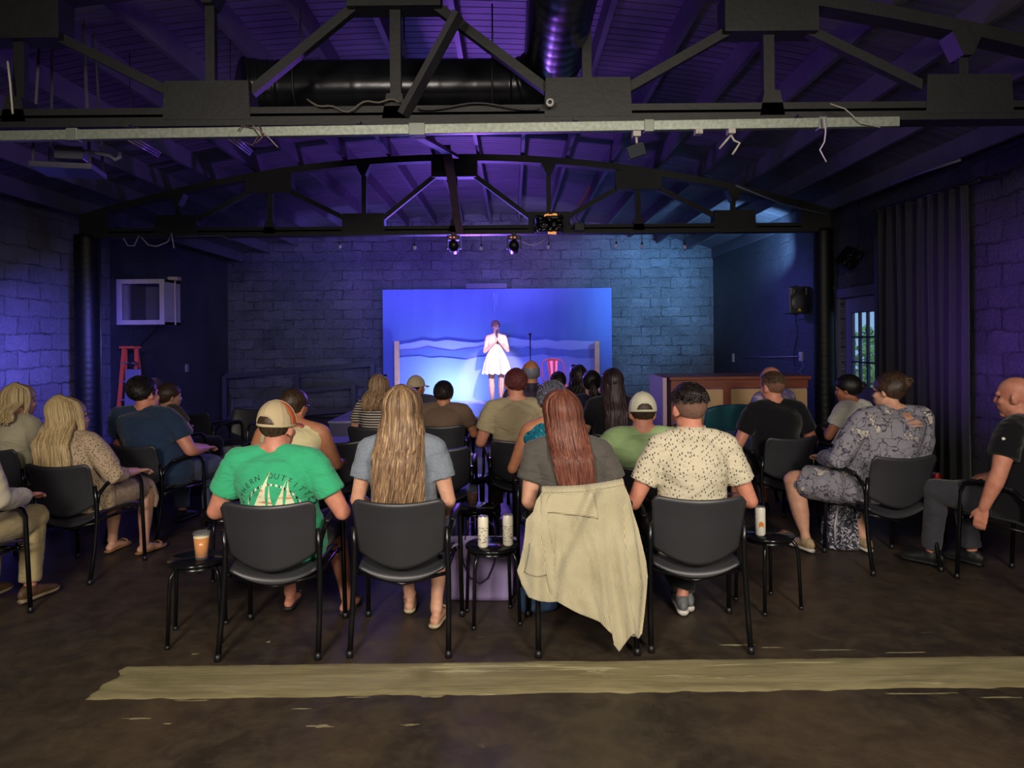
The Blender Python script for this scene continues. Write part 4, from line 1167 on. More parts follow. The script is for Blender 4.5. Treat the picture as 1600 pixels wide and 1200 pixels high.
# ================================================================== PEOPLE
V = Vector
def add_head(mb, Mx, female=False, part='all'):
    """skull, face, ears in head space (origin at ear level, +Y = face) moved by Mx"""
    h = MB()
    h.ell((0, -.012, .033), (.076, .097, .088), n=24, m=16)
    h.ell((0, .028, -.032), (.058, .060, .083), n=20, m=14)
    h.ell((0, .058, -.098), (.022, .022, .020))
    for s in (-1, 1):
        h.ell((s * .043, .008, -.062), (.020, .036, .026))
        h.ell((s * .036, .062, -.022), (.023, .022, .022))
    h.tube([(-.034, .078, .024), (0, .084, .024), (.034, .078, .024)], .0125, 10, dome=True)
    h.tube([(0, .084, .014), (0, .093, -.008), (0, .098, -.023)], [.008, .009, .0115], 10, dome=True)
    for s in (-1, 1): h.ell((s * .010, .092, -.026), (.008, .009, .007))
    h.tube([(-.020, .080, -.054), (0, .089, -.052), (.020, .080, -.054)], .0075, 8, dome=True)
    h.tube([(-.016, .080, -.063), (0, .087, -.064), (.016, .080, -.063)], .0075, 8, dome=True)
    for s in (-1, 1):
        rt = Euler((R(-12), 0, s * R(-22))).to_matrix()
        h.ell((s * .080, -.004, -.006), (.007, .019, .031), rt)
        h.ell((s * .077, .002, -.024), (.008, .012, .012))
    h.xf(Mx); mb.add(h.v, h.f)

def add_hand(mb, wrist, d, n, side, curl=.6, s=1.0, spread=1.0):
    """wrist position, d along the hand, n = back-of-hand normal, side +1/-1 for thumb direction"""
    d = V(d).normalized(); n = V(n); n = (n - d * n.dot(d)).normalized(); t = d.cross(n) * side
    w0 = V(wrist)
    for i, off in enumerate((-.028, -.010, .010, .028)):
        mb.tube([w0 + t * off * .5, w0 + d * .045 * s + t * off * .85 * s, w0 + d * .088 * s + t * off * s], [.015 * s, .0135 * s, .0115 * s], 10, dome=True)
    L = [.064, .078, .074, .060]
    for i, off in enumerate((-.031, -.0105, .0105, .031)):
        a = curl * (1 + .12 * i); p = w0 + d * .088 * s + t * off * s * spread; dd = d.copy(); pts = [p]; l = L[3 - i] * s
        for q, fr in enumerate((.45, .32, .23)):
            ang = a * (.55 + .35 * q)
            dd = (dd * math.cos(ang) - n * math.sin(ang)).normalized()
            nn = (n * math.cos(ang) + d * math.sin(ang))
            p = p + dd * l * fr; pts.append(p.copy())
        mb.tube(pts, [.0088 * s, .0084 * s, .0076 * s, .0064 * s], 8, dome=True)
    b = w0 + d * .022 * s + t * .026 * s
    td = (d * .72 + t * .62 - n * .25).normalized(); t2 = (d * .9 + t * .15 - n * .45).normalized()
    mb.tube([b, b + td * .036 * s, b + td * .036 * s + t2 * .030 * s, b + td * .036 * s + t2 * .052 * s], [.0145 * s, .0115 * s, .0095 * s, .0075 * s], 8, dome=True)

def add_foot(mb, ank, d, L=.245, up=0):
    d = V(d); d.z = 0; d.normalize(); sd = V((d.y, -d.x, 0)); a = V(ank)
    mb.tube([a - d * .035 + V((0, 0, -.052)), a + d * .03 + V((0, 0, -.045)), a + d * .10 + V((0, 0, -.058)), a + d * .155 + V((0, 0, -.066))],
            [(.030, .028), (.034, .034), (.040, .024), (.036, .016)], 12, dome=True, upv=sd)
    for i, off in enumerate((-.028, -.014, 0, .013, .027)):
        l = .05 - .006 * abs(i - (0 if True else 4))
        mb.tube([a + d * .145 + sd * off + V((0, 0, -.068)), a + d * (.155 + l * .7) + sd * off + V((0, 0, -.072))], [.0105, .009], 8, dome=True)

def shoe_mb(ank, d, kind):
    d = V(d); d.z = 0; d.normalize(); sd = V((d.y, -d.x, 0)); a = V((ank[0], ank[1], 0)) ; up = MB(); so = MB()
    z0 = ank[2] - .085
    def ring(t, w, h, z): return a + d * t + V((0, 0, z0 + z)), (w, h)
    prof = [(-.062, .022, .030, .052), (-.045, .033, .042, .056), (0, .036, .046, .060), (.06, .037, .034, .050), (.12, .043, .026, .040), (.158, .041, .022, .034), (.182, .033, .017, .028)]
    if kind == 'boot' or kind == 'sneaker':
        up.tube([ring(*q)[0] for q in prof], [ring(*q)[1] for q in prof], 18, dome=True, upv=sd)
        up.tube([a + V((0, 0, z0 + .05)), a + V((0, 0, z0 + .098))], [(.040, .050), (.036, .044)], 16, upv=sd)
    pr2 = [(-.072, .022), (-.05, .034), (0, .034), (.06, .037), (.12, .046), (.158, .045), (.188, .034), (.204, .016)]
    th = .028 if kind in ('sneaker', 'boot') else .018
    so.tube([a + d * q + V((0, 0, z0 + th / 2 + .001 + (.006 if q > .18 else 0))) for q, w_ in pr2], [(w_, th / 2) for q, w_ in pr2], 14, upv=sd)
    return up, so

LEAN = []
HAIRT = {'short': (.012, .50), 'buzz': (.006, .45), 'bob': (.022, .65), 'bun': (.014, .52), 'bald': (0, 0)}
def hair_cap(Mx, th, low, front=.25, seed=0, fade=None, rough=.0, top=1.0, nape=-.03):
    """closed cap hugging the skull; sinks into the head below the hairline"""
    mb = MB(); C = V((0, -.012, .033)); r = V((.076, .097, .088)); n, m = 48, 30
    vs = []; fs = []
    for i in range(m + 1):
        thn = PI * i / m
        for k in range(n):
            ph = 2 * PI * k / n
            d = V((math.sin(thn) * math.cos(ph), math.sin(thn) * math.sin(ph), math.cos(thn)))
            p = C + V((d.x * r.x, d.y * r.y, d.z * r.z))
            # hair line height: low at back, above ears at the sides, forehead in front
            b = max(0, -d.y); f = max(0, d.y)
            line = nape - low * .10 * b + (.055 + front * .06) * (f ** .8) - .012 + .010 * (1 - b) 
            tt = (p.z - line) / .018
            tt = max(-1, min(1, tt))
            thick = th * (top if d.z > .5 else (1 + (top - 1) * max(0, d.z / .5)))
            if fade: thick *= max(.25, min(1, (p.z - line) / fade))
            off = thick * tt if tt > 0 else -.02
            off += rough * noise.noise(d * 9 + V((seed, 0, 0))) * (1 if tt > 0 else 0)
            vs.append(C + V((d.x * (r.x + off), d.y * (r.y + off), d.z * (r.z + off))))
    for i in range(m):
        for k in range(n):
            k2 = (k + 1) % n; fs.append((i * n + k, (i + 1) * n + k, (i + 1) * n + k2, i * n + k2))
    mb.add(vs, fs); mb.xf(Mx); return mb

def hair_long(Mx, k, w, length, n=120, spread=1.0, wave=.0, gather=0.0, seed=1, z0=1.2, turn=0.0, part=.1, vol=1.0, lockr=.0085, ybk=-.165):
    """locks running over the skull and falling down the back; body space result"""
    rnd = random.Random(seed); mb = MB(); C = V((0, -.012, .033)); r = V((.081, .102, .094)) * vol
    for i in range(n):
        phi = R(rnd.uniform(-118, 118)) * (1 if rnd.random() < .8 else .8)
        sx = 1 if phi > 0 else -1
        pts = []; rads = []
        base_r = lockr * rnd.uniform(.7, 1.25); lay = rnd.uniform(-.004, .010)
        for j in range(9):
            th = R(6 + j * 98 / 8)
            a = phi * min(1, .25 + j / 5)
            p = C + V(((r.x + lay) * math.sin(th) * math.sin(a) , -(r.y + lay) * math.sin(th) * math.cos(a), (r.z + lay) * math.cos(th)))
            p.x += part * .02 * (1 - j / 8)
            pts.append(Mx @ p); rads.append((base_r * 1.5, base_r * .55))
        p = pts[-1].copy(); L = length * rnd.uniform(.80, 1.05); m = 14
        x_end = (p.x - (Mx @ C).x) * (1 - gather) * spread + (Mx @ C).x; wv = rnd.uniform(0, 6.28); wf = rnd.uniform(.8, 1.3)
        start = p.copy()
        for j in range(1, m + 1):
            q = j / m
            z = start.z - L * q
            x = start.x + (x_end - start.x) * q + .16 * spread * (start.x - (Mx @ C).x) * math.sin(q * PI) + wave * math.sin(wv + q * 9 * wf) * q
            yb = ybk - .03 * (1 if z < 1.0 else 0)
            fr = min(1, q * 2.2)
            y = start.y * (1 - fr) + (min(start.y, yb + lay * 1.2) if abs(phi) < R(95) else start.y * .6 + .0 * yb) * fr
            if abs(phi) >= R(95): y = start.y * (1 - fr) + (yb * .35) * fr
            y += wave * .6 * math.cos(wv + q * 9 * wf) * q
            pts.append(V((x, y, z))); tp = 1 - .75 * max(0, (q - .6) / .4)
            rads.append((base_r * 1.45 * tp, base_r * .7 * tp))
        # side-facing flattening vector
        mb.tube(pts, rads, 6, upv=(1, 0, 0))
    return mb

SK_LIGHT = skin('skin_fair', 'c99a82'); SK_TAN = skin('skin_tan', 'b47a5a'); SK_PINK = skin('skin_rosy', 'c48670')
m_denim = fabric('denim', '46526a'); m_blackcloth = fabric('black_cloth', '16161a', .1, .4); m_khaki = fabric('khaki', 'a89870')
m_sole = M('sole_white', 'c8c4ba', .5); m_darksole = M('sole_dark', '1c1a1c', .6)

ARM = {  # (elbow, wrist) for the right side x>0
    'lap':   ((.255, -.02, .74), (.13, .215, .66)),
    'rest':  ((.275, -.03, .735), (.262, .205, .715)),
    'wide':  ((.315, -.05, .715), (.25, .18, .69)),
    'cross': ((.245, .02, .76), (.03, .20, .78)),
    'hang':  ((.285, -.03, .76), (.34, .05, .53)),
    'down':  ((.245, -.075, .75), (.20, .14, .66)),
}
def person(px, pytop, Y, deg, label, w=1.0, sk=SK_LIGHT, shirt=('tee', None), pants=('long', m_denim), shoes=('sneaker', None, None),
           hair=None, arms=('lap', 'lap'), head=(0, 0, 0), hs=1.0, vox=.008, female=False, knees=((.13, .43), (.13, .43)), feet=((.14, .40), (.14, .40)),
           extra=None, belly=0.0, shx=1.0, ch=None, chd=None, cpx=None):
    rz = R(deg); rot = Matrix.Rotation(rz, 4, 'Z')
    top = P(px, pytop, Y)
    k = (top.z - .45 - .115 * hs) / (1.205 - .45)
    hl = V((0, -.005, 0)); off = rot @ hl
    root_loc = V((top.x - off.x, top.y - off.y, 0)); lean = 0.0
    if cpx is not None:
        nx = P(cpx, 820, Y - .16).x; lean = (root_loc.x - nx) / .72; root_loc.x = nx
    def Z(z): return z if z <= .45 else .45 + (z - .45) * k
    def Q(p): return V((p[0], p[1], Z(p[2])))
    sw = (.172 if female else .186) * w * shx
    wy = 1 + (w - 1) * .8
    rings = [(0, 0, .455, .172 * w, .125 * wy), (0, 0, .50, .190 * w, .140 * wy), (0, -.01 + belly * .02, .60, .178 * w, (.128 + belly * .03) * wy), (0, -.03 + belly * .03, .70, .155 * w, (.115 + belly * .045) * wy),
             (0, -.045 + belly * .02, .80, .152 * w, (.112 + belly * .03) * wy), (0, -.055, .89, .165 * w, .118 * wy), (0, -.06, .97, .175 * w * shx, .108 * wy),
             (0, -.055, 1.025, .150 * w * shx, .082 * wy), (0, -.045, 1.055, .10 * w, .066), (0, -.03, 1.085, .064, .058)]
    rings = [(x, y, Z(z), a, b) for x, y, z, a, b in rings]
    if female: rings = [(x, y, z, a * (1.0 if i > 5 or i < 3 else .95), b) for i, (x, y, z, a, b) in enumerate(rings)]
    # head matrix
    hc = V((0, -.005, Z(1.205)))
    pivot = V((0, -.02, Z(1.10)))
    Hrot = Euler((R(head[1]), R(head[2]), R(head[0])), 'XYZ').to_matrix().to_4x4()
    Mx = Matrix.Translation(pivot) @ Hrot @ Matrix.Translation(hc - pivot) @ Matrix.Scale(hs, 4)
    body = MB()
    body.rings(rings, 28)
    nk = .054 if female else .062 * (1 + (w - 1) * .35)
    body.tube([V((0, -.035, Z(1.03))), V((0, -.024, Z(1.10))), Mx @ V((0, -.012, -.035))], [(nk * 1.2, nk * 1.1), (nk, nk), (nk * .95, nk)], 18, dome=True, upv=(1, 0, 0))
    for s in (-1, 1):   # trapezius
        body.tube([V((s * .03, -.045, Z(1.085))), V((s * .09 * w, -.052, Z(1.05))), V((s * sw * .92, -.055, Z(1.015)))], [.042, .048, .058], 12, dome=True)
    add_head(body, Mx, female)
    J = {}
    for s, key in ((-1, arms[0]), (1, arms[1])):
        e, wr = ARM[key] if isinstance(key, str) else key
        sh = V((s * sw, -.052, Z(1.0)))
        el = V((s * e[0] * (1 + (w - 1) * .75), e[1], Z(e[2]) if e[2] > .5 else e[2])); wp = V((s * wr[0] * (1 + (w - 1) * .5), wr[1], Z(wr[2]) if wr[2] > .55 else wr[2]))
        ar = (.050 if female else .054) * (1 + (w - 1) * .9)
        m1 = sh.lerp(el, .5); m2 = el.lerp(wp, .3)
        body.tube([sh, sh.lerp(el, .2), m1, el.lerp(sh, .12), el], [ar * 1.08, ar * 1.04, ar * .93, ar * .78, ar * .74], 14, dome=True)
        body.tube([el, m2, el.lerp(wp, .7), wp], [ar * .76, ar * .78, ar * .60, ar * .48], 14, dome=True)
        d = (wp - el).normalized()
        nrm = V((0, -.2, 1)) if abs(d.z) < .7 else V((s * 1.0, -.1, .1))
        if key == 'hang': d = (d + V((0, 0, -.8))).normalized(); nrm = V((s, -.3, 0))
        add_hand(body, wp, d, nrm, -s if key != 'hang' else -s, .45, 1.0)
        J[s] = (sh, el, wp, ar)
    K = {}
    for s, kn, ft in ((-1, knees[0], feet[0]), (1, knees[1], feet[1])):
        hp = V((s * .095 * w, .0, .515)); kp = V((s * kn[0] * (1 + (w - 1) * .5), kn[1], kn[2] if len(kn) > 2 else .515)); an = V((s * ft[0], ft[1], ft[2] if len(ft) > 2 else .095))
        tr = .078 * (1 + (w - 1) * .8)
        body.tube([hp, hp.lerp(kp, .4), hp.lerp(kp, .8), kp], [tr * 1.05, tr, tr * .80, tr * .72], 16, dome=True)
        body.tube([kp, kp.lerp(an, .3), kp.lerp(an, .6), kp.lerp(an, .88), an], [.054 * wy, .054 * wy, .046 * wy, .035, .036], 14, dome=True)
        fd = V((s * .12, 1, 0)) if len(ft) < 4 else V(ft[3])
        if shoes[0] != 'sneaker': add_foot(body, an, fd)
        K[s] = (hp, kp, an, tr, fd)
    b = remesh('person', body, vox, sk, None, 3)
    b.location = root_loc; b.rotation_euler = (0, 0, rz)
    tag(b, label, 'person')
    # eyes / lips as further materials on the same body mesh
    me = b.data; me.materials.append(M('eye_dark', '1a1412', .2)); me.materials.append(M('lip', '9a5048', .4))
    Mi = Mx.inverted()
    for poly in me.polygons:
        c = Mi @ poly.center
        if c.y > .05:
            if (abs(abs(c.x) - .030) < .011 and abs(c.z - .004) < .0055): poly.material_index = 1
            elif abs(c.x) < .021 and abs(c.z + .058) < .010 and c.y > .07: poly.material_index = 2
    # ---- shirt
    kind, sm = shirt[0], shirt[1]
    cl = .019
    def dis(amp, sc=1.0, sd=random.uniform(0, 50)):
        return lambda c: amp * noise.noise(V((c.x * 7 * sc + sd, c.y * 7 * sc, c.z * 13 * sc + c.x * 5))) + amp * .4 * noise.noise(V((c.x * 19, c.y * 19 + sd, c.z * 30)))
    if kind:
        sh_ = MB(); rr = []
        for i, (x, y, z, a, bb) in enumerate(rings):
            if i == len(rings) - 1: rr.append((x, y, z - .006, a + .012, bb + .012)); continue
            rr.append((x, y, z - (.02 if i == 0 else 0), a + cl + (.012 if 1 < i < 6 else 0), bb + cl + (.010 if 1 < i < 6 else 0)))
        if kind == 'tank': rr = rr[:-3] + [(rr[-3][0], rr[-3][1], rr[-3][2], rr[-3][3] * .90, rr[-3][4]), rr[-2]]
        sh_.rings(rr, 32)
        for s in (-1, 1):
            sh, el, wp, ar = J[s]
            if kind != 'tank':
                sh_.tube([V((s * .045, -.045, Z(1.06))), V((s * .10 * w, -.052, Z(1.045))), V((s * sw * .93, -.055, Z(1.012)))], [.054, .066, .076 * (1 + (w - 1) * .4)], 12, dome=True)
            else:
                sh_.tube([V((s * .075, -.04, Z(1.05))), V((s * .085 * w, -.055, Z(1.02))), V((s * sw * .80, -.058, Z(.96)))], [.056, .068, .078], 12, dome=True)
            if kind == 'tee' or kind == 'collar':
                f = .62 if not female else .55; e2 = sh.lerp(el, f)
                sh_.tube([sh + V((-s * .03, 0, .0)), sh.lerp(el, .1), sh.lerp(el, f * .55), e2], [ar * 1.15 + .010, ar + .020, ar + .021, ar + .021], 16)
            if kind in ('long', 'puff'):
                q = [sh, sh.lerp(el, .3), sh.lerp(el, .7), el, el.lerp(wp, .35), el.lerp(wp, .85)]
                rr2 = [ar + .018, ar + .018, ar + .018, ar * .85 + .016, ar * .8 + .016, ar * .6 + .014]
                if kind == 'puff': q = q[:5]; rr2 = [ar + .022, ar + .030, ar + .032, ar + .020, ar * .8 + .01]
                sh_.tube(q, rr2, 16, dome=True)
        if kind == 'collar':
            sh_.rings([(0, -.03, Z(1.065), .074, .072), (0, -.028, Z(1.10), .070, .068)], 24)
        so_ = remesh('shirt' if kind != 'dress' else 'dress', sh_, max(vox, .009), sm, b, 4, dis(.007))
        if kind == 'collar':
            cb = MB(); cb.rings([(0, -.030, Z(1.060), .088, .084), (0, -.028, Z(1.085), .082, .079), (0, -.024, Z(1.118), .074, .072)], 36, False); obj('shirt_collar', cb, sm, b, solid=.006)
    # ---- legs
    pk, pm = pants
    pb = MB()
    if pk in ('long', 'shorts'):
        pb.rings([(0, .0, .44, .178 * w, .135 * wy), (0, 0, .50, .20 * w, .153 * wy), (0, -.01, .60, .188 * w, .142 * wy), (0, -.02, .66, .170 * w, .130 * wy)], 28)
        for s in (-1, 1):
            hp, kp, an, tr, fd = K[s]
            pb.tube([hp, hp.lerp(kp, .5), kp + V((0, .006, 0))], [tr * 1.08 + .014, tr + .014, tr * .78 + .016], 16, dome=True)
            if pk == 'long':
                pb.tube([kp, kp.lerp(an, .4), an.lerp(kp, .08)], [.074, .070, .062], 16, dome=False)
            else:
                pb.tube([hp.lerp(kp, .8), hp.lerp(kp, 1.05)], [tr * .85 + .02, tr * .75 + .026], 16)
    elif pk == 'skirt':
        kx = (K[1][1].x - K[-1][1].x) / 2 + .07; kc = (K[1][1] + K[-1][1]) / 2
        pb.rings([(0, .0, .43, .185 * w, .14 * wy), (0, 0, .50, .205 * w, .157 * wy), (0, -.01, .62, .185 * w, .14 * wy)], 28)
        for s in (-1, 1):
            hp, kp, an, tr, fd = K[s]; pb.tube([hp, hp.lerp(kp, .5), hp.lerp(kp, .86)], [tr + .03, tr + .028, tr + .012], 16)
        pb.tube([V((0, .02, .52)), V((kc.x * .5, .2, .53)), V((kc.x, kc.y, .525)), V((kc.x, kc.y + .05, .42)), V((kc.x, kc.y + .03, .34))], [(.19 * w, .10 * wy), (.17 * w, .095), (kx, .078), (kx, .05), (kx * .98, .045)], 22, upv=(1, 0, 0))
    if pb.v: remesh('trousers' if pk == 'long' else pk, pb, max(vox, .010), pm, b, 3, dis(.006))
    # ---- shoes
    if shoes[0]:
        for s in (-1, 1):
            hp, kp, an, tr, fd = K[s]
            up, so = shoe_mb(an, fd, shoes[0])
            o = remesh('shoe', up, .007, shoes[1], b, 1) if up.v else None
            obj('shoe_sole' if o else 'sandal_sole', so, shoes[2], o if o else b)
            if shoes[0] == 'sandal':
                a0 = an; d = V(fd).normalized(); sd = V((d.y, -d.x, 0))
                mb = MB(); mb.tube([V((a0.x, a0.y, 0)) + d * .13 + sd * x + V((0, 0, a0.z - .085 + z)) for x, z in ((-.044, .02), (-.03, .048), (0, .058), (.03, .05), (.044, .02))], .007, 8)
                obj('sandal_strap', mb, shoes[1], b)
    # ---- hair
    info = dict(Mx=Mx, k=k, w=w, Z=Z, rings=rings, J=J, K=K, rz=rz, body=b)
    if hair:
        hk = hair['kind']; hm = hair['mat']
        def ls(nm, mb, m=hm): return obj(nm, mb, m, b)
        if hk in ('short', 'buzz', 'fade', 'balding'):
            th = {'short': .014, 'buzz': .006, 'fade': .018, 'balding': .007}[hk]
            if hk == 'balding':
                mb = hair_cap(Mx, th, .6, -.2)
                # ring of hair only: drop faces near the crown
                Mi_ = Mx.inverted()
                keep = [f for f in mb.f if sum((Mi_ @ V(mb.v[i])).z for i in f) / len(f) < .052]
                mb.f = keep
            elif hk == 'fade':
                sb = hair_cap(Mx, .0035, .35, .25, 1, None, .0, 1.0); ls('hair_stubble', sb, M('stubble_' + hm.name, hair.get('stub', '5c443c'), .85, var=.25, vs=60, bs=600, bd=.001))
                mb = hair_cap(Mx, hair.get('th', th), .0, .25, hair.get('seed', 0), .05, .004, 1.35, nape=.045)
            else: mb = hair_cap(Mx, hair.get('th', th), .35, .3, hair.get('seed', 0), .05, .004, 1.0)
            ls('hair', mb)
            if hk in ('short', 'fade'):
                mb = MB(); rnd = random.Random(hair.get('seed', 3)); C = V((0, -.012, .033)); T = hair.get('th', th)
                for i in range(900):
                    th_ = math.acos(rnd.uniform(.22 if hk == 'fade' else -.35, 1)); ph = rnd.uniform(0, 2 * PI)
                    if math.sin(ph) > .45 and th_ > 1.0: continue
                    d = V((math.sin(th_) * math.cos(ph), math.sin(th_) * math.sin(ph), math.cos(th_)))
                    base_ = C + V((d.x * (.076 + T), d.y * (.097 + T), d.z * (.088 + T * 1.1))); down = V((.35 * math.sin(i * 1.7), -.5 + .3 * math.sin(i), -.65))
                    tang = (down - d * down.dot(d)).normalized()
                    mb.tube([Mx @ (base_ - d * .005), Mx @ (base_ + d * .0015 + tang * .010), Mx @ (base_ + d * .001 + tang * .022)], [(.0042, .002), (.0035, .0018), (.001, .001)], 5)
                ls('hair_tufts', mb)
        elif hk == 'long':
            mb = hair_cap(Mx, .016, 1.0, .15, hair.get('seed', 1)); ls('hair_cap', mb)
            mb = hair_long(Mx, k, w, hair['len'], hair.get('n', 130), hair.get('spread', 1.0), hair.get('wave', 0), hair.get('gather', .2), hair.get('seed', 1), vol=hair.get('vol', 1.0), lockr=hair.get('lockr', .0085), ybk=hair.get('ybk', -.175 * wy))
            ls('hair_lengths', mb)
        elif hk == 'bun':
            mb = hair_cap(Mx, .014, .5, .2, hair.get('seed', 2), rough=.004); ls('hair', mb)
            mb = MB(); rnd = random.Random(5); bc = V(hair.get('bun', (0, -.105, .045)))
            for i in range(26):
                a = rnd.uniform(0, PI); ax = Euler((rnd.uniform(0, PI), rnd.uniform(0, PI), rnd.uniform(0, PI))).to_matrix(); rr_ = hair.get('br', .034) * rnd.uniform(.6, 1)
                mb.tube([Mx @ (bc + ax @ V((rr_ * math.cos(t_), rr_ * math.sin(t_), 0))) for t_ in [a + j * .35 for j in range(12)]], [.004 + .003 * math.sin(j / 11 * PI) for j in range(12)], 6)
            mb.ell(Mx @ bc, (hair.get('br', .034) * .8,) * 3); ls('hair_bun', mb)
        elif hk == 'pony':
            mb = hair_cap(Mx, .012, .5, .2, 4, rough=.003); ls('hair', mb)
            mb = MB(); rnd = random.Random(9)
            for i in range(46):
                x = rnd.uniform(-.022, .022); y = rnd.uniform(-.015, .015); L = hair.get('len', .3) * rnd.uniform(.75, 1.05)
                s0 = Mx @ V((x * .5, -.105 + y * .4, .045)); 
                pts = [Mx @ V((x, -.09, .05)), s0 + V((0, -.02, 0)), s0 + V((x * .8, -.045 + y, -.06)), s0 + V((x * 1.4, -.05 + y, -L * .6)), s0 + V((x * 1.2, -.045 + y, -L))]
                mb.tube(pts, [.005, .007, .008, .007, .002], 6)
            ls('ponytail', mb)
        if hair.get('glasses_top') is not None:
            mb = MB()
            for s in (-1, 1):
                mb.ell(Mx @ V((s * .034, .035, .125)), (.030, .008, .020), Hrot.to_3x3() @ Euler((R(-50), 0, 0)).to_matrix())
                mb.tube([Mx @ V((s * .066, .03, .118)), Mx @ V((s * .082, -.03, .085)), Mx @ V((s * .080, -.07, .05))], .0035, 6)
            mb.tube([Mx @ V((-.01, .04, .128)), Mx @ V((.01, .04, .128))], .004, 6)
            obj('sunglasses', mb, M('sunglass_black', '101014', .15), b)
    LEAN.append((b, lean))
    if ch:
        cy = chd if chd is not None else deg
        cr = Matrix.Rotation(R(cy), 4, 'Z'); o2 = cr @ V((0, .022 - .17 * max(0, w - 1), 0))
        chair(root_loc.x + o2.x, root_loc.y + o2.y, cy, ch)
    return info

def glasses(info, mat):
    b = info['body']; Mx = info['Mx']; mb = MB()
    for s in (-1, 1):
        mb.tube([Mx @ V((s * .031 + .022 * math.cos(R(a)), .098 - .006 * abs(math.cos(R(a))), .002 + .018 * math.sin(R(a)))) for a in range(0, 361, 30)], .0018, 6)
        mb.tube([Mx @ V((s * .053, .092, .006)), Mx @ V((s * .078, .04, .008)), Mx @ V((s * .082, -.01, .006)), Mx @ V((s * .080, -.03, -.008))], .0022, 6)
    mb.tube([Mx @ V((-.009, .098, .004)), Mx @ V((.009, .098, .004))], .002, 6)
    obj('eyeglasses', mb, mat, b)

def cap_hat(info, m_front, m_mesh, m_brim, opening=True, back_deg=0):
    """trucker cap worn forward: panels, mesh back with arched opening and strap, brim"""
    b = info['body']; Mx = info['Mx']; C = V((0, -.012, .030)); r = V((.088, .109, .112))
    tl = R(-8)
    def S(d, o=0): return Mx @ (C + V((d.x * (r.x + o), d.y * (r.y + o), d.z * (r.z + o))))
    def inopen(d):   # arch at the back
        a = math.atan2(d.x, -d.y); e = math.asin(max(-1, min(1, d.z)))
        return opening and abs(a) < R(33) and e < R(20) * math.sqrt(max(0, 1 - (a / R(34)) ** 2)) + R(1) and e > R(-3)
    n, m = 72, 22
    for nm, mt, sel in (('front_panels', m_front, lambda d: d.y > -.04), ('mesh_panels', m_mesh, lambda d: d.y <= -.04)):
        mb = MB(); idx = {}
        def vid(i, k):
            key = (i, k % n)
            if key not in idx:
                e = R(90 - i * 98 / m); a = 2 * PI * (k % n) / n
                d = V((math.cos(e) * math.sin(a), -math.cos(e) * math.cos(a), math.sin(e)))
                seam = .0015 * (1 - min(1, abs(((k % 12) - 0)) / 1.0)) if i > 0 else 0
                idx[key] = len(mb.v); mb.v.append(tuple(S(d, seam)))
            return idx[key]
        for i in range(m):
            for k in range(n):
                e = R(90 - (i + .5) * 98 / m); a = 2 * PI * (k + .5) / n
                d = V((math.cos(e) * math.sin(a), -math.cos(e) * math.cos(a), math.sin(e)))
                if not sel(d) or inopen(d): continue
                mb.f.append((vid(i, k), vid(i, k + 1), vid(i + 1, k + 1), vid(i + 1, k)))
        obj(nm, mb, mt, b, solid=.003)
    # seams, opening trim and strap
    mb = MB()
    for a in (0, 60, 120, 180, 240, 300):
        mb.tube([S(V((math.cos(R(e)) * math.sin(R(a)), -math.cos(R(e)) * math.cos(R(a)), math.sin(R(e)))), .001) for e in range(24 if a == 0 and opening else 0, 91, 6)], [(.0045, .0015)] * len(range(24 if a == 0 and opening else 0, 91, 6)), 6)
    mb.ell(S(V((0, 0, 1)), .003), (.008, .008, .004))
    if opening:
        mb.tube([S(V((math.cos(e) * math.sin(a), -math.cos(e) * math.cos(a), math.sin(e))), .001) for a, e in [(R(q), R(21) * math.sqrt(max(0, 1 - (q / 35) ** 2)) + R(1)) for q in range(-35, 36, 5)]], .004, 8)
    mb.tube([S(V((math.cos(R(-4)) * math.sin(R(a)), -math.cos(R(-4)) * math.cos(R(a)), math.sin(R(-4)))), .001) for a in range(-180, 181, 10)], [(.007, .002)] * 37, 8, upv=(0, 0, 1))
    obj('cap_trim', mb, m_mesh, b)
    def br(u, v):
        a = (u - .5) * R(118); d = V((math.sin(a) * .97, math.cos(a) * .97, -.06))
        p = C + V((d.x * r.x, d.y * r.y, d.z * r.z)); o = v * .068 * math.cos(a * 1.15) ** .6
        return tuple(Mx @ (p + V((math.sin(a) * o * .4, o, -.10 * o - 3.2 * p.x * p.x * v))))
    mb = MB(); mb.grid(br, 19, 7); obj('brim', mb, m_brim, b, solid=.004)

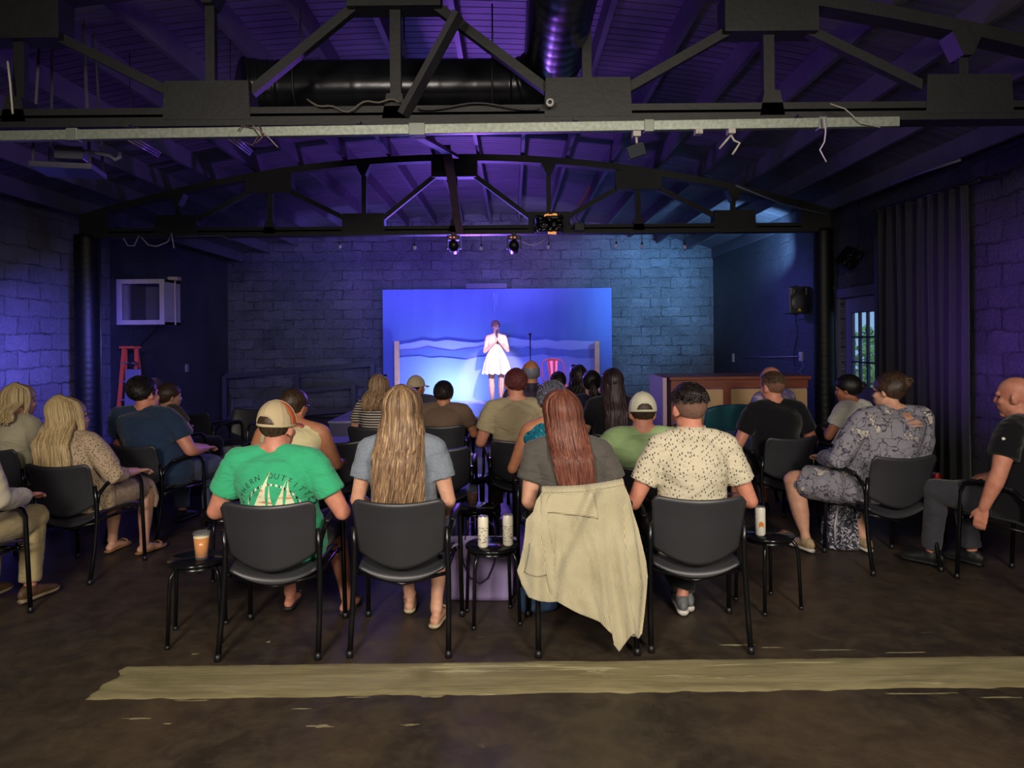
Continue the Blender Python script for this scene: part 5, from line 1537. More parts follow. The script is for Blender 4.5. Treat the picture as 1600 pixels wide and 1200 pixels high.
# ------------------------------------------------------------------ cloth prints
def dash_shirt():
    t = NT('dash_print'); t.b.inputs['Roughness'].default_value = .9; t.b.inputs['Specular IOR Level'].default_value = .15
    vo = t.n('ShaderNodeTexVoronoi'); vo.inputs['Scale'].default_value = 74; vo.inputs['Randomness'].default_value = .45
    nz = t.n('ShaderNodeTexNoise'); nz.inputs['Scale'].default_value = 30
    v = t.coord((1, 0, .62), (0, R(24), 0)); t.l(v, vo.inputs['Vector'])
    m = t.ramp(vo.outputs['Distance'], [(.24, (1, 1, 1)), (.31, (0, 0, 0))])
    t.base(t.mix(m, lin(H('c6bda6')), lin(H('5c574c'))))
    vv = t.coord((1, 1, 2.2), (.35, .2, 0)); t.bump(t.noise(vv, 5.5, 3, .5, 1.2), .5, .03)
    return t.m
def floral(name, base_, a_, b_, sc, th=.5):
    t = NT(name); t.b.inputs['Roughness'].default_value = .9; t.b.inputs['Specular IOR Level'].default_value = .15
    v = t.coord()
    ns = t.n('ShaderNodeTexNoise'); ns.inputs['Scale'].default_value = sc * .8; ns.inputs['Detail'].default_value = 3; t.l(v, ns.inputs['Vector'])
    mx = t.mix(.22, v, ns.outputs['Color']) 
    vo = t.n('ShaderNodeTexVoronoi'); vo.inputs['Scale'].default_value = sc; t.l(mx, vo.inputs['Vector'])
    petals = t.ramp(vo.outputs['Distance'], [(.10, lin(H(b_))), (.25, lin(H(b_))), (.27, lin(H(a_))), (.31, lin(H(base_)))])
    v2 = t.n('ShaderNodeTexVoronoi'); v2.feature = 'DISTANCE_TO_EDGE'; v2.inputs['Scale'].default_value = sc * 1.25; t.l(mx, v2.inputs['Vector'])
    stem = t.ramp(v2.outputs['Distance'], [(.018, (1, 1, 1)), (.035, (0, 0, 0))])
    leaf = t.ramp(t.noise(v, sc * 2.4, 2, .5, 1.5), [(.60, (0, 0, 0)), (.63, (1, 1, 1))])
    c = t.mix(stem, petals, lin(H(a_))); c = t.mix(leaf, c, lin(H(a_)))
    t.base(c)
    vv = t.coord((1, 1, 2.2), (.35, .2, 0)); t.bump(t.noise(vv, 5.5, 3, .5, 1.2), .5, .03)
    return t.m
def stripes(name, a_, b_, per, axis=2, duty=.5):
    t = NT(name); t.b.inputs['Roughness'].default_value = .9
    tc = t.n('ShaderNodeTexCoord'); sp = t.n('ShaderNodeSeparateXYZ'); t.l(tc.outputs['Object'], sp.inputs[0])
    mo = t.n('ShaderNodeMath', operation='PINGPONG'); mo.inputs[1].default_value = per; t.l(sp.outputs[axis], mo.inputs[0])
    dv = t.n('ShaderNodeMath', operation='DIVIDE'); dv.inputs[1].default_value = per; t.l(mo.outputs[0], dv.inputs[0])
    t.base(t.mix(t.ramp(dv.outputs[0], [(duty - .05, (0, 0, 0)), (duty + .05, (1, 1, 1))]), lin(H(a_)), lin(H(b_))))
    return t.m
def plaid(name, base_, a_, b_):
    t = NT(name); t.b.inputs['Roughness'].default_value = .9
    tc = t.n('ShaderNodeTexCoord'); sp = t.n('ShaderNodeSeparateXYZ'); t.l(tc.outputs['Object'], sp.inputs[0])
    c = lin(H(base_))
    for ax, per, cc in ((0, .03, a_), (2, .03, a_), (0, .075, b_), (2, .075, b_)):
        mo = t.n('ShaderNodeMath', operation='PINGPONG'); mo.inputs[1].default_value = per; t.l(sp.outputs[ax], mo.inputs[0])
        dv = t.n('ShaderNodeMath', operation='DIVIDE'); dv.inputs[1].default_value = per; t.l(mo.outputs[0], dv.inputs[0])
        f = t.ramp(dv.outputs[0], [(.22, (.75, .75, .75)), (.3, (0, 0, 0))])
        c = t.mix(f, c, lin(H(cc)))
    t.base(c); return t.m

h_blonde = hairmat('hair_blonde', ['4a3a30', '6e5644', '96785a', '7c6048', 'b89a74'])
h_blonde2 = hairmat('hair_pale_blonde', ['7e6844', 'a89068', 'c4ac82', 'b09a6c'])
h_red = hairmat('hair_auburn', ['3a221e', '5e362c', '7e4a3a', '502e27', '8e5a48'])
h_dark = hairmat('hair_dark', ['0e0b0c', '1c1616', '2a2020', '181214'])
h_brown = hairmat('hair_brown', ['2a1e18', '4a3628', '5c4632', '3a2a20'])
h_grey = hairmat('hair_grey', ['3a3a44', '5a5a66', '7a7a88', '4a4a56'])
h_maroon = hairmat('hair_ruddy', ['4a2024', '642c2c', '5a2a2c', '3a1a20'])
s_sn = ('sneaker', M('sneaker_grey', '6a6c70', .7, bs=200, bd=.001), m_sole)
s_dk = ('sneaker', M('shoe_black', '1a1a1e', .6), m_darksole)
s_sd = ('sandal', M('sandal_tan', 'b08a60', .5), M('sandal_sole_pale', 'b8ac90', .6))
s_fl = ('sandal', M('sandal_black', '1e1a1a', .5), m_darksole)

# ================================================================== BACK ROW (nearest the camera)
# 1 green shirt, trucker cap
m_green = fabric('green_jersey', '3aa878', .06, .6)
g = person(429, 634, 3.84, -3, 'man in a green printed T-shirt and tan trucker cap at left of the back row', w=1.13, cpx=428, sk=SK_PINK,
    shirt=('tee', m_green), pants=('shorts', m_blackcloth), shoes=s_fl, hair=dict(kind='buzz', mat=h_brown, seed=2),
    arms=('wide', 'wide'), head=(-16, -3, 3), hs=1.06, ch='black armchair holding the man in the green T-shirt', chd=1, belly=.5, feet=((.12, .40), (.24, .34)))
cap_hat(g, M('cap_orange', 'c8683c', .85, bs=120, bd=.001), M('cap_mesh_tan', 'b8a684', .85, bs=260, bd=.002), M('cap_brim_orange', 'c8683c', .85))
# printed logo projected on the shirt
def project(mb, info, name, mat, off=.003):
    b = info['body']; sh = [c for c in b.children if c.name.startswith('shirt')][0]
    bv = BVHTree.FromPolygons([v.co for v in sh.data.vertices], [tuple(p.vertices) for p in sh.data.polygons])
    out = []
    for v in mb.v:
        hit = bv.ray_cast(V((v[0], -1.5, v[2])), V((0, 1, 0)))
        y = hit[0].y if hit[0] is not None else -.18
        out.append((v[0], y - off, v[2]))
    mb.v = out
    return obj(name, mb, mat, sh, True)
def text_mb(ch_, size, fn):
    cu = bpy.data.curves.new('glyph', 'FONT'); cu.body = ch_; cu.size = size; cu.align_x = 'CENTER'; cu.resolution_u = 3
    o = bpy.data.objects.new('glyph', cu); scene.collection.objects.link(o)
    dg = bpy.context.evaluated_depsgraph_get(); dg.update()
    me = bpy.data.meshes.new_from_object(o.evaluated_get(dg)); mb = MB()
    mb.add([fn(v.co.x, v.co.y) for v in me.vertices], [tuple(p.vertices) for p in me.polygons])
    bpy.data.objects.remove(o); bpy.data.curves.remove(cu); bpy.data.meshes.remove(me)
    return mb
sp_ = P(424, 800, 3.60); bl = g['body'].matrix_world if False else None
gb = g['body']; rotg = Matrix.Rotation(-gb.rotation_euler.z, 4, 'Z')
lc = rotg @ (sp_ - gb.location)          # logo centre in body space
LX, LZ = lc.x, lc.z; PXM = 3.58 / F
txt = 'SOUTHERN OUTFITTERS'
mb = MB(); n_ = len(txt)
for i, c_ in enumerate(txt):
    a = R(100 - 200 * i / (n_ - 1)); rr_ = 50 * PXM
    def fn(x, y, a=a, rr_=rr_):
        q = rr_ + y; return (LX + q * math.sin(-a) * -1 * -1 + x * math.cos(a), 0, LZ + q * math.cos(a) + x * math.sin(a))
    t_ = text_mb(c_, .040, fn); mb.add(t_.v, t_.f)
project(mb, g, 'shirt_lettering', M('print_ink', '1a4a40', .8), .0025)
mb = MB()
for i in range(36):
    a0 = R(i * 10 + 1); a1 = R(i * 10 + 8)
    vs = []
    for j in range(5):
        a = a0 + (a1 - a0) * j / 4
        vs += [(LX + 42 * PXM * math.sin(a), 0, LZ + 42 * PXM * math.cos(a)), (LX + 38.5 * PXM * math.sin(a), 0, LZ + 38.5 * PXM * math.cos(a))]
    mb.add(vs, [(2 * j, 2 * j + 1, 2 * j + 3, 2 * j + 2) for j in range(4)])
project(mb, g, 'logo_ring', stripes('ring_dashes', '12302c', 'c8dcc0', .013, 0), .002)
def sail(pts, nm, mat, off=.003):
    # subdivided polygon strip between left edge and right edge
    (xt, yt), (xl, yl), (xr, yr) = pts; mb = MB(); vs = []; n2 = 14
    for i in range(n2 + 1):
        q = i / n2
        for j in range(7):
            s_ = j / 6; x = xt + ((xl + (xr - xl) * s_) - xt) * q + (2.5 * math.sin(q * PI) * (1 if s_ > .5 else -.4) if False else 0) - 3.0 * math.sin(q * PI) * (s_ - .2); y = yt + ((yl + (yr - yl) * s_) - yt) * q
            vs.append((LX + (x - 424) * PXM, 0, LZ - (y - 800) * PXM))
    mb.add(vs, [(i * 7 + j, (i + 1) * 7 + j, (i + 1) * 7 + j + 1, i * 7 + j + 1) for i in range(n2) for j in range(6)])
    return project(mb, g, nm, mat, off)
t = NT('sail_print'); t.b.inputs['Roughness'].default_value = .9
c = t.mix(t.ramp(t.noise(t.coord((1, 1, 7)), 9, 2), [(.6, (0, 0, 0)), (.63, (1, 1, 1))]), lin(H('dcdcb8')), lin(H('c8886a'))); t.base(c)
sail([(424, 739), (391, 800), (414, 797)], 'printed_sail', t.m); sail([(425, 741), (417, 797), (426, 797)], 'printed_sail', t.m)
sail([(451, 749), (427, 797), (441, 797)], 'printed_sail', t.m); sail([(452, 750), (443, 797), (459, 797)], 'printed_sail', t.m)

# 2 long blonde hair, grey tee
person(629, 611, 3.84, -2, 'woman with very long highlighted blonde hair in a heather grey T-shirt', w=1.0, cpx=628, sk=SK_LIGHT, female=True,
    shirt=('tee', fabric('heather_grey', '6c7480', .08, .5, .5)), pants=('shorts', m_denim), shoes=('sandal', M('flipflop_gold', 'c8b088', .4), M('flipflop_sole', 'b8a888', .5)),
    hair=dict(kind='long', mat=h_blonde, len=.54, n=720, wave=.017, gather=.02, spread=1.12, seed=11, lockr=.0038, vol=1.17), arms=('down', 'down'), head=(-4, 0, 0), hs=1.04,
    ch='black armchair holding the woman with long blonde hair', chd=-1, feet=((.05, .35), (.14, .12, .10)), shx=1.05)
# 3 auburn hair, charcoal top
person(876, 617, 3.84, 2, 'woman with long straight auburn hair in a charcoal short-sleeved top', w=1.04, cpx=911, sk=SK_LIGHT, female=True,
    shirt=('tee', fabric('charcoal_jersey', '54504c', .06, .8)), pants=('long', m_blackcloth), shoes=s_dk,
    hair=dict(kind='long', mat=h_red, len=.47, n=700, wave=.003, gather=.30, spread=1.0, seed=5, lockr=.0038, vol=1.15), arms=('down', 'down'), head=(6, 0, 2), hs=1.04,
    ch='black armchair with the cream cardigan draped over its back', chd=2, shx=1.02)
# 4 patterned shirt
m_dash = dash_shirt()
def fade_hair():
    t = NT('hair_fade'); tc = t.n('ShaderNodeTexCoord'); sp = t.n('ShaderNodeSeparateXYZ'); t.l(tc.outputs['Object'], sp.inputs[0])
    return t
person(1078, 604, 3.86, 1, 'man with a dark fade haircut in a cream shirt with small dark dashes', w=1.0, cpx=1090, sk=SK_PINK,
    shirt=('collar', m_dash), pants=('long', m_blackcloth), shoes=s_sn, hair=dict(kind='fade', mat=h_dark, seed=21, th=.014, stub='6e5044'),
    arms=('wide', 'wide'), head=(16, 0, -2), hs=1.08, ch='black armchair holding the man in the dash-patterned shirt', chd=-3, feet=((-.06, .32), (.02, .26)), knees=((.15, .43), (.16, .43)))

# ================================================================== SECOND ROW
i5 = person(459, 611, 5.15, 2, 'woman in a cream sleeveless top seated behind the trucker cap', w=1.18, sk=SK_TAN, female=True,
    shirt=('tank', fabric('cream_jersey', 'd0c498')), pants=('long', m_denim), shoes=s_fl, hair=dict(kind='bun', mat=h_brown, bun=(0, -.06, .085), br=.028), arms=('rest', 'rest'), head=(-30, 0, 0), hs=1.0, vox=.011,
    ch='black armchair holding the woman in the cream sleeveless top')
glasses(i5, M('frame_violet', '3a2a60', .3))
person(806, 578, 6.0, 6, 'broad man with ruddy cropped hair in a beige T-shirt in the middle aisle', w=1.14, sk=SK_PINK,
    shirt=('tee', fabric('beige_jersey', '9c8f72', .06, .8)), pants=('long', m_khaki), shoes=s_dk, hair=dict(kind='short', mat=h_maroon, seed=4, th=.008), arms=('rest', 'rest'), head=(8, 0, 0), hs=1.10, vox=.010,
    ch='black armchair holding the man in the beige T-shirt')
i7 = person(863, 601, 4.85, 0, 'grey-haired woman in a teal leaf-print sleeveless dress, mostly behind the auburn hair', w=1.0, sk=SK_TAN, female=True,
    shirt=('tank', floral('teal_print', '1a6a80', '0e2c48', '4ab0b8', 24)), pants=('skirt', m_blackcloth), shoes=s_fl, hair=dict(kind='short', mat=h_grey, seed=6, th=.022), arms=('rest', 'rest'), head=(6, 0, 0), hs=1.06, vox=.011,
    ch='black armchair holding the grey-haired woman in teal')
g8 = person(1004, 619, 4.75, 0, 'man in a pale green T-shirt and white mesh cap behind the patterned shirt', w=1.20, sk=SK_PINK,
    shirt=('tee', fabric('pale_green_jersey', '96b07c', .05, .6)), pants=('long', m_denim), shoes=s_sn, hair=dict(kind='buzz', mat=h_brown, seed=9), arms=('rest', 'rest'), head=(-2, -6, 0), hs=1.04, vox=.010,
    ch='black armchair holding the man in the pale green T-shirt', chd=-2)
cap_hat(g8, M('cap_white', 'c8c4b0', .85, bs=200, bd=.002), M('cap_mesh_white', 'c4c0ac', .85, bs=260, bd=.002), M('cap_brim_white', 'c8c4b0', .85))

# ================================================================== FARTHER ROWS, CENTRE
vx = .012
person(593, 589, 6.9, -8, 'woman with blonde shoulder-length hair and sunglasses on her head in a striped top', w=1.0, sk=SK_LIGHT, female=True, shirt=('tee', stripes('navy_stripes', '16161e', 'b8aca0', .012)), pants=('long', m_blackcloth), shoes=s_dk,
    hair=dict(kind='long', mat=h_blonde, len=.20, n=160, wave=.012, gather=-.1, seed=3, lockr=.007, vol=1.1, glasses_top=1), arms=('rest', 'lap'), head=(-12, 0, 0), vox=vx, ch='black armchair holding the woman in the striped top')
g10 = person(650, 590, 8.2, -10, 'man in a grey polo and tan cap seated near the stage edge', w=1.1, sk=SK_TAN, shirt=('tee', fabric('grey_polo', '4c4c5a')), pants=('long', m_khaki), shoes=s_dk, hair=dict(kind='buzz', mat=h_dark), arms=('rest', 'rest'), head=(-35, 0, 0), hs=1.03, vox=vx, ch='black armchair holding the man in the tan cap')
cap_hat(g10, M('cap_beige', 'b8a888', .85), M('cap_beige', 'b8a888', .85), M('cap_beige', 'b8a888', .85), opening=False)
person(693, 598, 7.0, -2, 'man with short black hair in a brown T-shirt left of the aisle', w=1.12, sk=SK_TAN, shirt=('tee', fabric('brown_jersey', '6a5648')), pants=('long', m_denim), shoes=s_dk, hair=dict(kind='short', mat=h_dark, seed=12), arms=('rest', 'rest'), head=(-4, 0, 0), hs=1.06, vox=vx, ch='black armchair holding the man in the brown T-shirt')
person(829, 564, 7.2, 3, 'tall bald man in a dark plaid shirt in front of the ruddy-haired man', w=1.12, sk=SK_TAN, shirt=('collar', plaid('dark_plaid', '1c1c30', '30304c', '4a3a50')), pants=('long', m_denim), shoes=s_dk, hair=dict(kind='balding', mat=h_grey), arms=('lap', 'lap'), head=(-3, 0, 0), hs=1.12, vox=vx, ch='black armchair holding the tall bald man in plaid')
person(872, 583, 8.3, 3, 'person with short dark hair whose head shows before the metal chair', w=1.0, sk=SK_TAN, shirt=('tee', fabric('navy_jersey', '1a1e34')), pants=('long', m_denim), shoes=s_dk, hair=dict(kind='short', mat=h_dark, seed=15), arms=('lap', 'lap'), head=(2, 0, 0), vox=vx, ch='black armchair nearest the metal stage chair')
person(903, 573, 7.8, 6, 'woman with loose dark hair and sunglasses pushed up on her head', w=.95, sk=SK_LIGHT, female=True, shirt=('tee', floral('dark_print', '2a2430', '6a5a60', '8a7a78', 18)), pants=('long', m_blackcloth), shoes=s_dk,
    hair=dict(kind='long', mat=h_dark, len=.22, n=80, wave=.012, gather=-.2, seed=8, glasses_top=1), arms=('lap', 'lap'), head=(8, 0, 0), hs=1.02, vox=vx, ch='black armchair holding the woman with sunglasses on dark hair')
person(924, 581, 6.9, 4, 'woman with a low dark ponytail in a navy top', w=1.05, sk=SK_LIGHT, female=True, shirt=('tee', fabric('deep_navy', '12142a')), pants=('long', m_blackcloth), shoes=s_dk,
    hair=dict(kind='pony', mat=h_dark, len=.26), arms=('lap', 'lap'), head=(-10, 0, 0), hs=1.03, vox=vx, ch='black armchair holding the woman with the low ponytail')
person(956, 579, 6.3, 3, 'woman with very long straight dark brown hair right of the ponytail', w=1.05, sk=SK_LIGHT, female=True, shirt=('tee', fabric('black_top', '121218')), pants=('long', m_blackcloth), shoes=s_dk,
    hair=dict(kind='long', mat=hairmat('hair_darkbrown', ['161014', '2c2024', '3a2a2c', '201618']), len=.56, n=130, wave=.006, gather=.1, seed=14), arms=('lap', 'lap'), head=(16, 0, 0), hs=1.03, vox=vx, ch='black armchair holding the woman with very long dark hair')

# ================================================================== RIGHT SIDE
person(1203, 574, 7.3, 30, 'balding man in a purple plaid shirt in front of the man in black', w=1.15, sk=SK_PINK, shirt=('collar', plaid('purple_plaid', 'a898b0', '6a4a80', '5a5a98')), pants=('long', m_denim), shoes=s_dk, hair=dict(kind='balding', mat=h_grey), arms=('lap', 'lap'), head=(5, 0, 0), hs=1.08, vox=vx, ch='black armchair holding the balding man in purple plaid')
person(1207, 583, 6.0, 10, 'man with short brown hair in a black T-shirt at right of centre', w=1.12, sk=SK_PINK, shirt=('tee', fabric('black_jersey', '101014', .05, .5)), pants=('shorts', m_blackcloth), shoes=s_dk, hair=dict(kind='fade', mat=h_brown, seed=17, th=.009, stub='6e4c3e'), arms=('wide', 'wide'), head=(20, 0, 0), hs=1.08, vox=.011, ch='black armchair holding the man in the black T-shirt', chd=14)
person(1326, 588, 6.3, 30, 'woman with a dark gathered bun in a white T-shirt below the door window', w=1.0, sk=SK_TAN, female=True, shirt=('tee', fabric('white_jersey', 'c8c4bc')), pants=('long', m_blackcloth), shoes=s_dk,
    hair=dict(kind='bun', mat=h_dark, bun=(.01, -.115, .03), br=.03), arms=('cross', 'rest'), head=(25, -4, 0), hs=1.04, vox=.011, ch='black armchair holding the woman in the white T-shirt')
m_flor = floral('dress_floral', '86848f', '4a4652', 'b8b0a8', 9)
i19 = person(1397, 584, 5.10, 12, 'large woman in a grey floral dress with glasses and pinned-up brown hair', w=1.42, cpx=1386, sk=SK_LIGHT, female=True, shirt=('long', m_flor), pants=('skirt', m_flor),
    shoes=('sneaker', M('sneaker_gold', 'a89070', .5, bs=150, bd=.002), m_sole), hair=dict(kind='bun', mat=h_brown, bun=(.01, -.100, .05), br=.040), arms=('rest', 'lap'), head=(28, -6, 0), hs=1.10, vox=.010,
    ch='black armchair holding the woman in the grey floral dress', chd=8, knees=((.34, .36), (.02, .42)), feet=((.38, .26), (.04, .16)), belly=1.0)
glasses(i19, M('frame_violet', '3a2a60', .3))
i20 = person(1578, 590, 4.55, 32, 'bald man in a black T-shirt at the right edge with his arm hanging down', w=1.18, cpx=1625, sk=SK_PINK, shirt=('tee', fabric('black_jersey', '101014', .05, .5)), pants=('long', fabric('grey_cloth', '3a3a42')), shoes=s_dk, hair=None,
    arms=('hang', 'lap'), head=(18, 0, 0), hs=1.10, vox=.008, ch='black armchair holding the bald man at the right edge', chd=22, knees=((.14, .44, .54), (.10, .40)), feet=((.12, .50, .10), (.14, .36)))
mb = MB(); mb.ell((0, 0, 0), (.018, .004, .008))
# ================================================================== LEFT SIDE
person(32, 604, 5.7, -15, 'woman with shoulder-length blonde hair in a white blouse by the left brick wall', w=1.02, sk=SK_LIGHT, female=True, shirt=('puff', fabric('white_blouse', 'b0a890')), pants=('long', m_khaki), shoes=s_dk,
    hair=dict(kind='long', mat=h_blonde2, len=.17, n=110, wave=.008, gather=-.1, seed=22, vol=1.12), arms=('lap', 'lap'), head=(-25, 0, 0), hs=1.08, vox=.011, ch='black armchair holding the woman with shoulder-length blonde hair')
t = NT('lace_print'); vo = t.n('ShaderNodeTexVoronoi'); vo.inputs['Scale'].default_value = 75; t.l(t.coord(), vo.inputs['Vector'])
t.base(t.mix(t.ramp(vo.outputs['Distance'], [(.25, (1, 1, 1)), (.4, (0, 0, 0))]), lin(H('b09a80')), lin(H('5c4838')))); t.b.inputs['Roughness'].default_value = .8
i22 = person(97, 625, 5.0, -12, 'woman with long pale blonde hair in a patterned puff-sleeve blouse', w=1.10, sk=SK_LIGHT, female=True, shirt=('puff', t.m), pants=('skirt', M('skirt_lace', '8a7868', .85, var=.3, vs=40)), shoes=('sandal', M('sandal_cork', '8a6440', .6), M('sandal_cork', '8a6440', .6)),
    hair=dict(kind='long', mat=h_blonde2, len=.44, n=520, wave=.010, gather=-.15, spread=1.1, seed=31, vol=1.15, lockr=.0045), arms=('lap', 'rest'), head=(-28, 0, 0), hs=1.12, vox=.010, ch='black armchair holding the woman with long pale blonde hair', chd=-8, cpx=112)
mb = MB(); Mx = i22['Mx']; mb.tube([Mx @ V((.088 * math.cos(R(a)), .02, .035 + .096 * math.sin(R(a)))) for a in range(0, 181, 10)], .004, 8); obj('headband', mb, M('gold_band', 'c8b06a', .3, .6), i22['body'])
person(218, 592, 5.9, -15, 'large man with slicked black hair in a navy T-shirt at left', w=1.38, cpx=238, sk=SK_PINK, shirt=('tee', fabric('navy_tee', '24344e', .05, .7)), pants=('long', m_denim), shoes=s_dk, hair=dict(kind='short', mat=h_dark, seed=41, th=.014), arms=('lap', 'rest'), head=(-14, 0, 0), hs=1.16, vox=.011, ch='black armchair holding the large man in the navy T-shirt', chd=-18, belly=.6)
person(265, 601, 7.3, -30, 'woman with brown hair in an olive T-shirt ahead of the navy T-shirt', w=1.12, sk=SK_LIGHT, female=True, shirt=('tee', fabric('olive_jersey', '5a5040')), pants=('long', m_blackcloth), shoes=s_dk, hair=dict(kind='bun', mat=h_brown, bun=(0, -.1, 0), br=.035), arms=('lap', 'cross'), head=(-22, 0, 0), hs=1.12, vox=vx, ch='black armchair holding the woman in the olive T-shirt')
person(243, 594, 8.4, -40, 'person with light brown hair half hidden behind the slicked black hair', w=1.0, sk=SK_LIGHT, shirt=('tee', fabric('deep_navy', '12142a')), pants=('long', m_denim), shoes=s_dk, hair=dict(kind='short', mat=h_brown, seed=44), arms=('lap', 'lap'), head=(-15, 0, 0), hs=1.06, vox=vx, ch='black armchair farthest along the left wall row')
person(-78, 622, 4.0, -5, 'person in a cream long-sleeved shirt and khaki trousers cut by the left edge', w=1.15, sk=SK_PINK, shirt=('long', fabric('cream_shirt', 'b0a894')), pants=('long', m_khaki), shoes=('sneaker', M('shoe_brown', '5a4028', .6), M('sole_tan', '8a7a60', .6)), hair=dict(kind='short', mat=h_grey, seed=48), arms=('lap', 'rest'), head=(-15, 0, 0), hs=1.05, vox=.010, ch='black armchair cut by the left edge of the picture', chd=-5)
# empty chairs
for px, Y, dg, lab in ((330, 8.4, -22, 'empty black armchair left of the pair near the far left tables'), (372, 8.3, 168, 'empty black armchair turned to face the camera at far left'),
                       (540, 6.0, -2, 'empty black armchair between the cream sleeveless top and the blonde hair'), (1255, 6.9, 20, 'empty black armchair beyond the man in the black T-shirt'),
                       (690, 5.6, 2, 'empty black armchair between the blonde hair and the aisle stools')):
    p = P(px, 700, Y); chair(p.x, Y, dg, lab)

# ================================================================== PERFORMER
def performer():
    p = P(776, 632, 13.4)
    base = V((p.x, 13.4, ST)); S = 1.60 / 1.63
    body = MB()
    body.rings([(0, 0, .80, .150, .105), (0, 0, .90, .165, .115), (0, 0, 1.00, .140, .100), (0, .0, 1.08, .122, .088), (0, .0, 1.20, .142, .100), (0, 0, 1.28, .150, .092), (0, 0, 1.335, .125, .070), (0, 0, 1.365, .07, .055)], 24)
    body.tube([(0, 0, 1.32), (0, .0, 1.40), (0, -.005, 1.46)], [(.062, .055), (.048, .048), (.048, .05)], 14, dome=True)
    for s in (-1, 1): body.tube([V((s * .02, 0, 1.36)), V((s * .09, 0, 1.325)), V((s * .155, 0, 1.30))], [.035, .04, .05], 10, dome=True)
    Mx = Matrix.Translation(V((.0, -.012, 1.500))) @ Euler((R(4), 0, PI + R(28))).to_matrix().to_4x4() @ Matrix.Scale(.93, 4)
    add_head(body, Mx, True)
    # faces the camera (-Y): left/right arms bent, hands together on the microphone at the chin
    for s, el, wr in ((-1, V((-.215, -.02, 1.03)), V((.015, -.175, 1.225))), (1, V((.225, -.04, 1.045)), V((.085, -.175, 1.215)))):
        sh = V((s * .165, 0, 1.285))
        body.tube([sh, sh.lerp(el, .5), el], [.048, .044, .036], 12, dome=True)
        body.tube([el, el.lerp(wr, .4), wr], [.037, .034, .023], 12, dome=True)
        add_hand(body, wr, V((-s * .25 + .12, -.25, .9)), V((s * .6, -.8, .1)), -s, .9, .9)
    for s in (-1, 1):
        hp = V((s * .085, 0, .86)); kp = V((s * .095, -.01, .475)); an = V((s * .085, .02, .09))
        body.tube([hp, hp.lerp(kp, .5), kp], [.085, .070, .055], 14, dome=True)
        body.tube([kp, kp.lerp(an, .28), kp.lerp(an, .6), an], [.052, .056, .045, .034], 14, dome=True)
        add_foot(body, an, V((s * .25, -1, 0)), .23)
    b = remesh('person', body, .008, skin('skin_performer', 'e0b49c'), None, 2)
    b.location = base; b.rotation_euler = (0, 0, R(-4)); b.scale = (S, S, S)
    tag(b, 'woman in a short white dress performing on stage with a microphone in both hands', 'person')
    me = b.data; me.materials.append(M('eye_dark', '1a1412', .2)); me.materials.append(M('lip', '9a5048', .4)); Mi = Mx.inverted()
    for poly in me.polygons:
        c = Mi @ poly.center
        if c.y > .05:
            if abs(abs(c.x) - .030) < .013 and (abs(c.z - .004) < .007 or abs(c.z - .028) < .004): poly.material_index = 1
            elif abs(c.x) < .022 and abs(c.z + .058) < .010 and c.y > .07: poly.material_index = 2
    # dress: fitted bodice, gathered waist, flared pleated skirt
    t = NT('dress_white'); t.base(lin(H('dcd8cc'))); t.b.inputs['Roughness'].default_value = .85
    def dr(u, v):
        a = 2 * PI * u; z = 1.285 - v * (1.285 - .60)
        prof = [(1.285, .145, .098), (1.22, .152, .116), (1.16, .142, .110), (1.08, .130, .098), (1.05, .130, .098), (.95, .185, .145), (.80, .235, .185), (.60, .275, .22)]
        for (z1, a1, b1), (z2, a2, b2) in zip(prof, prof[1:]):
            if z1 >= z >= z2: q = (z1 - z) / (z1 - z2); hw = a1 + (a2 - a1) * q; hd = b1 + (b2 - b1) * q; break
        else: hw, hd = .275, .22
        fl = max(0, (1.05 - z) / .45)
        pl = 1 + .055 * fl * math.sin(a * 15 + .6 * math.sin(a * 3)) + .03 * fl * math.sin(a * 7 + 1)
        zz = z + (.012 * math.sin(a * 15) * fl)
        if v == 0: zz += -.03 + .045 * abs(math.cos(a))
        return (hw * math.cos(a) * pl, hd * math.sin(a) * pl, zz)
    mb = MB(); mb.grid(dr, 160, 40, True); obj('dress', mb, t.m, b, solid=.006)
    mb = MB(); mb.rings([(0, 0, 1.035, .134, .102), (0, 0, 1.065, .134, .102)], 40, False); obj('dress_waistband', mb, t.m, b, solid=.005)
    mb = MB()
    for s in (-1, 1): mb.tube([(s * .085, -.098, 1.25), (s * .088, -.085, 1.32), (s * .085, 0, 1.355), (s * .085, .08, 1.30), (s * .08, .10, 1.25)], [(.016, .004)] * 5, 8, upv=(1, 0, 0))
    obj('dress_strap', mb, t.m, b)
    hm = hairmat('hair_performer', ['8a6450', 'a87e64', '6a4438'])
    obj('hair', hair_cap(Mx, .016, .5, .1, 3, rough=.010), hm, b)
    mb = MB(); rnd = random.Random(2)
    for i in range(22):
        c_ = V((rnd.uniform(-.05, .05), rnd.uniform(-.10, .02), rnd.uniform(.07, .125))); r_ = rnd.uniform(.012, .02)
        mb.tube([Mx @ (c_ + V((r_ * math.cos(q * .8), rnd.uniform(-.003, .003), r_ * math.sin(q * .8)))) for q in range(8)], .006, 6)
    obj('hair_curls', mb, hm, b)
    return b
pb_ = performer()
mic = empty('microphone', tuple(pb_.location), R(-4), 'black handheld microphone held at the performer chin', 'microphone')
mb = MB(); mb.tube([(.048, -.20, 1.17), (.042, -.195, 1.30), (.036, -.175, 1.375)], [.011, .013, .017], 12, dome=True); obj('handle', mb, m_blk, mic)
mb = MB(); mb.ell((.033, -.168, 1.392), (.022, .022, .024)); obj('grille', mb, M('mic_grille', '4a4a52', .35, .7, bs=400, bd=.002), mic)
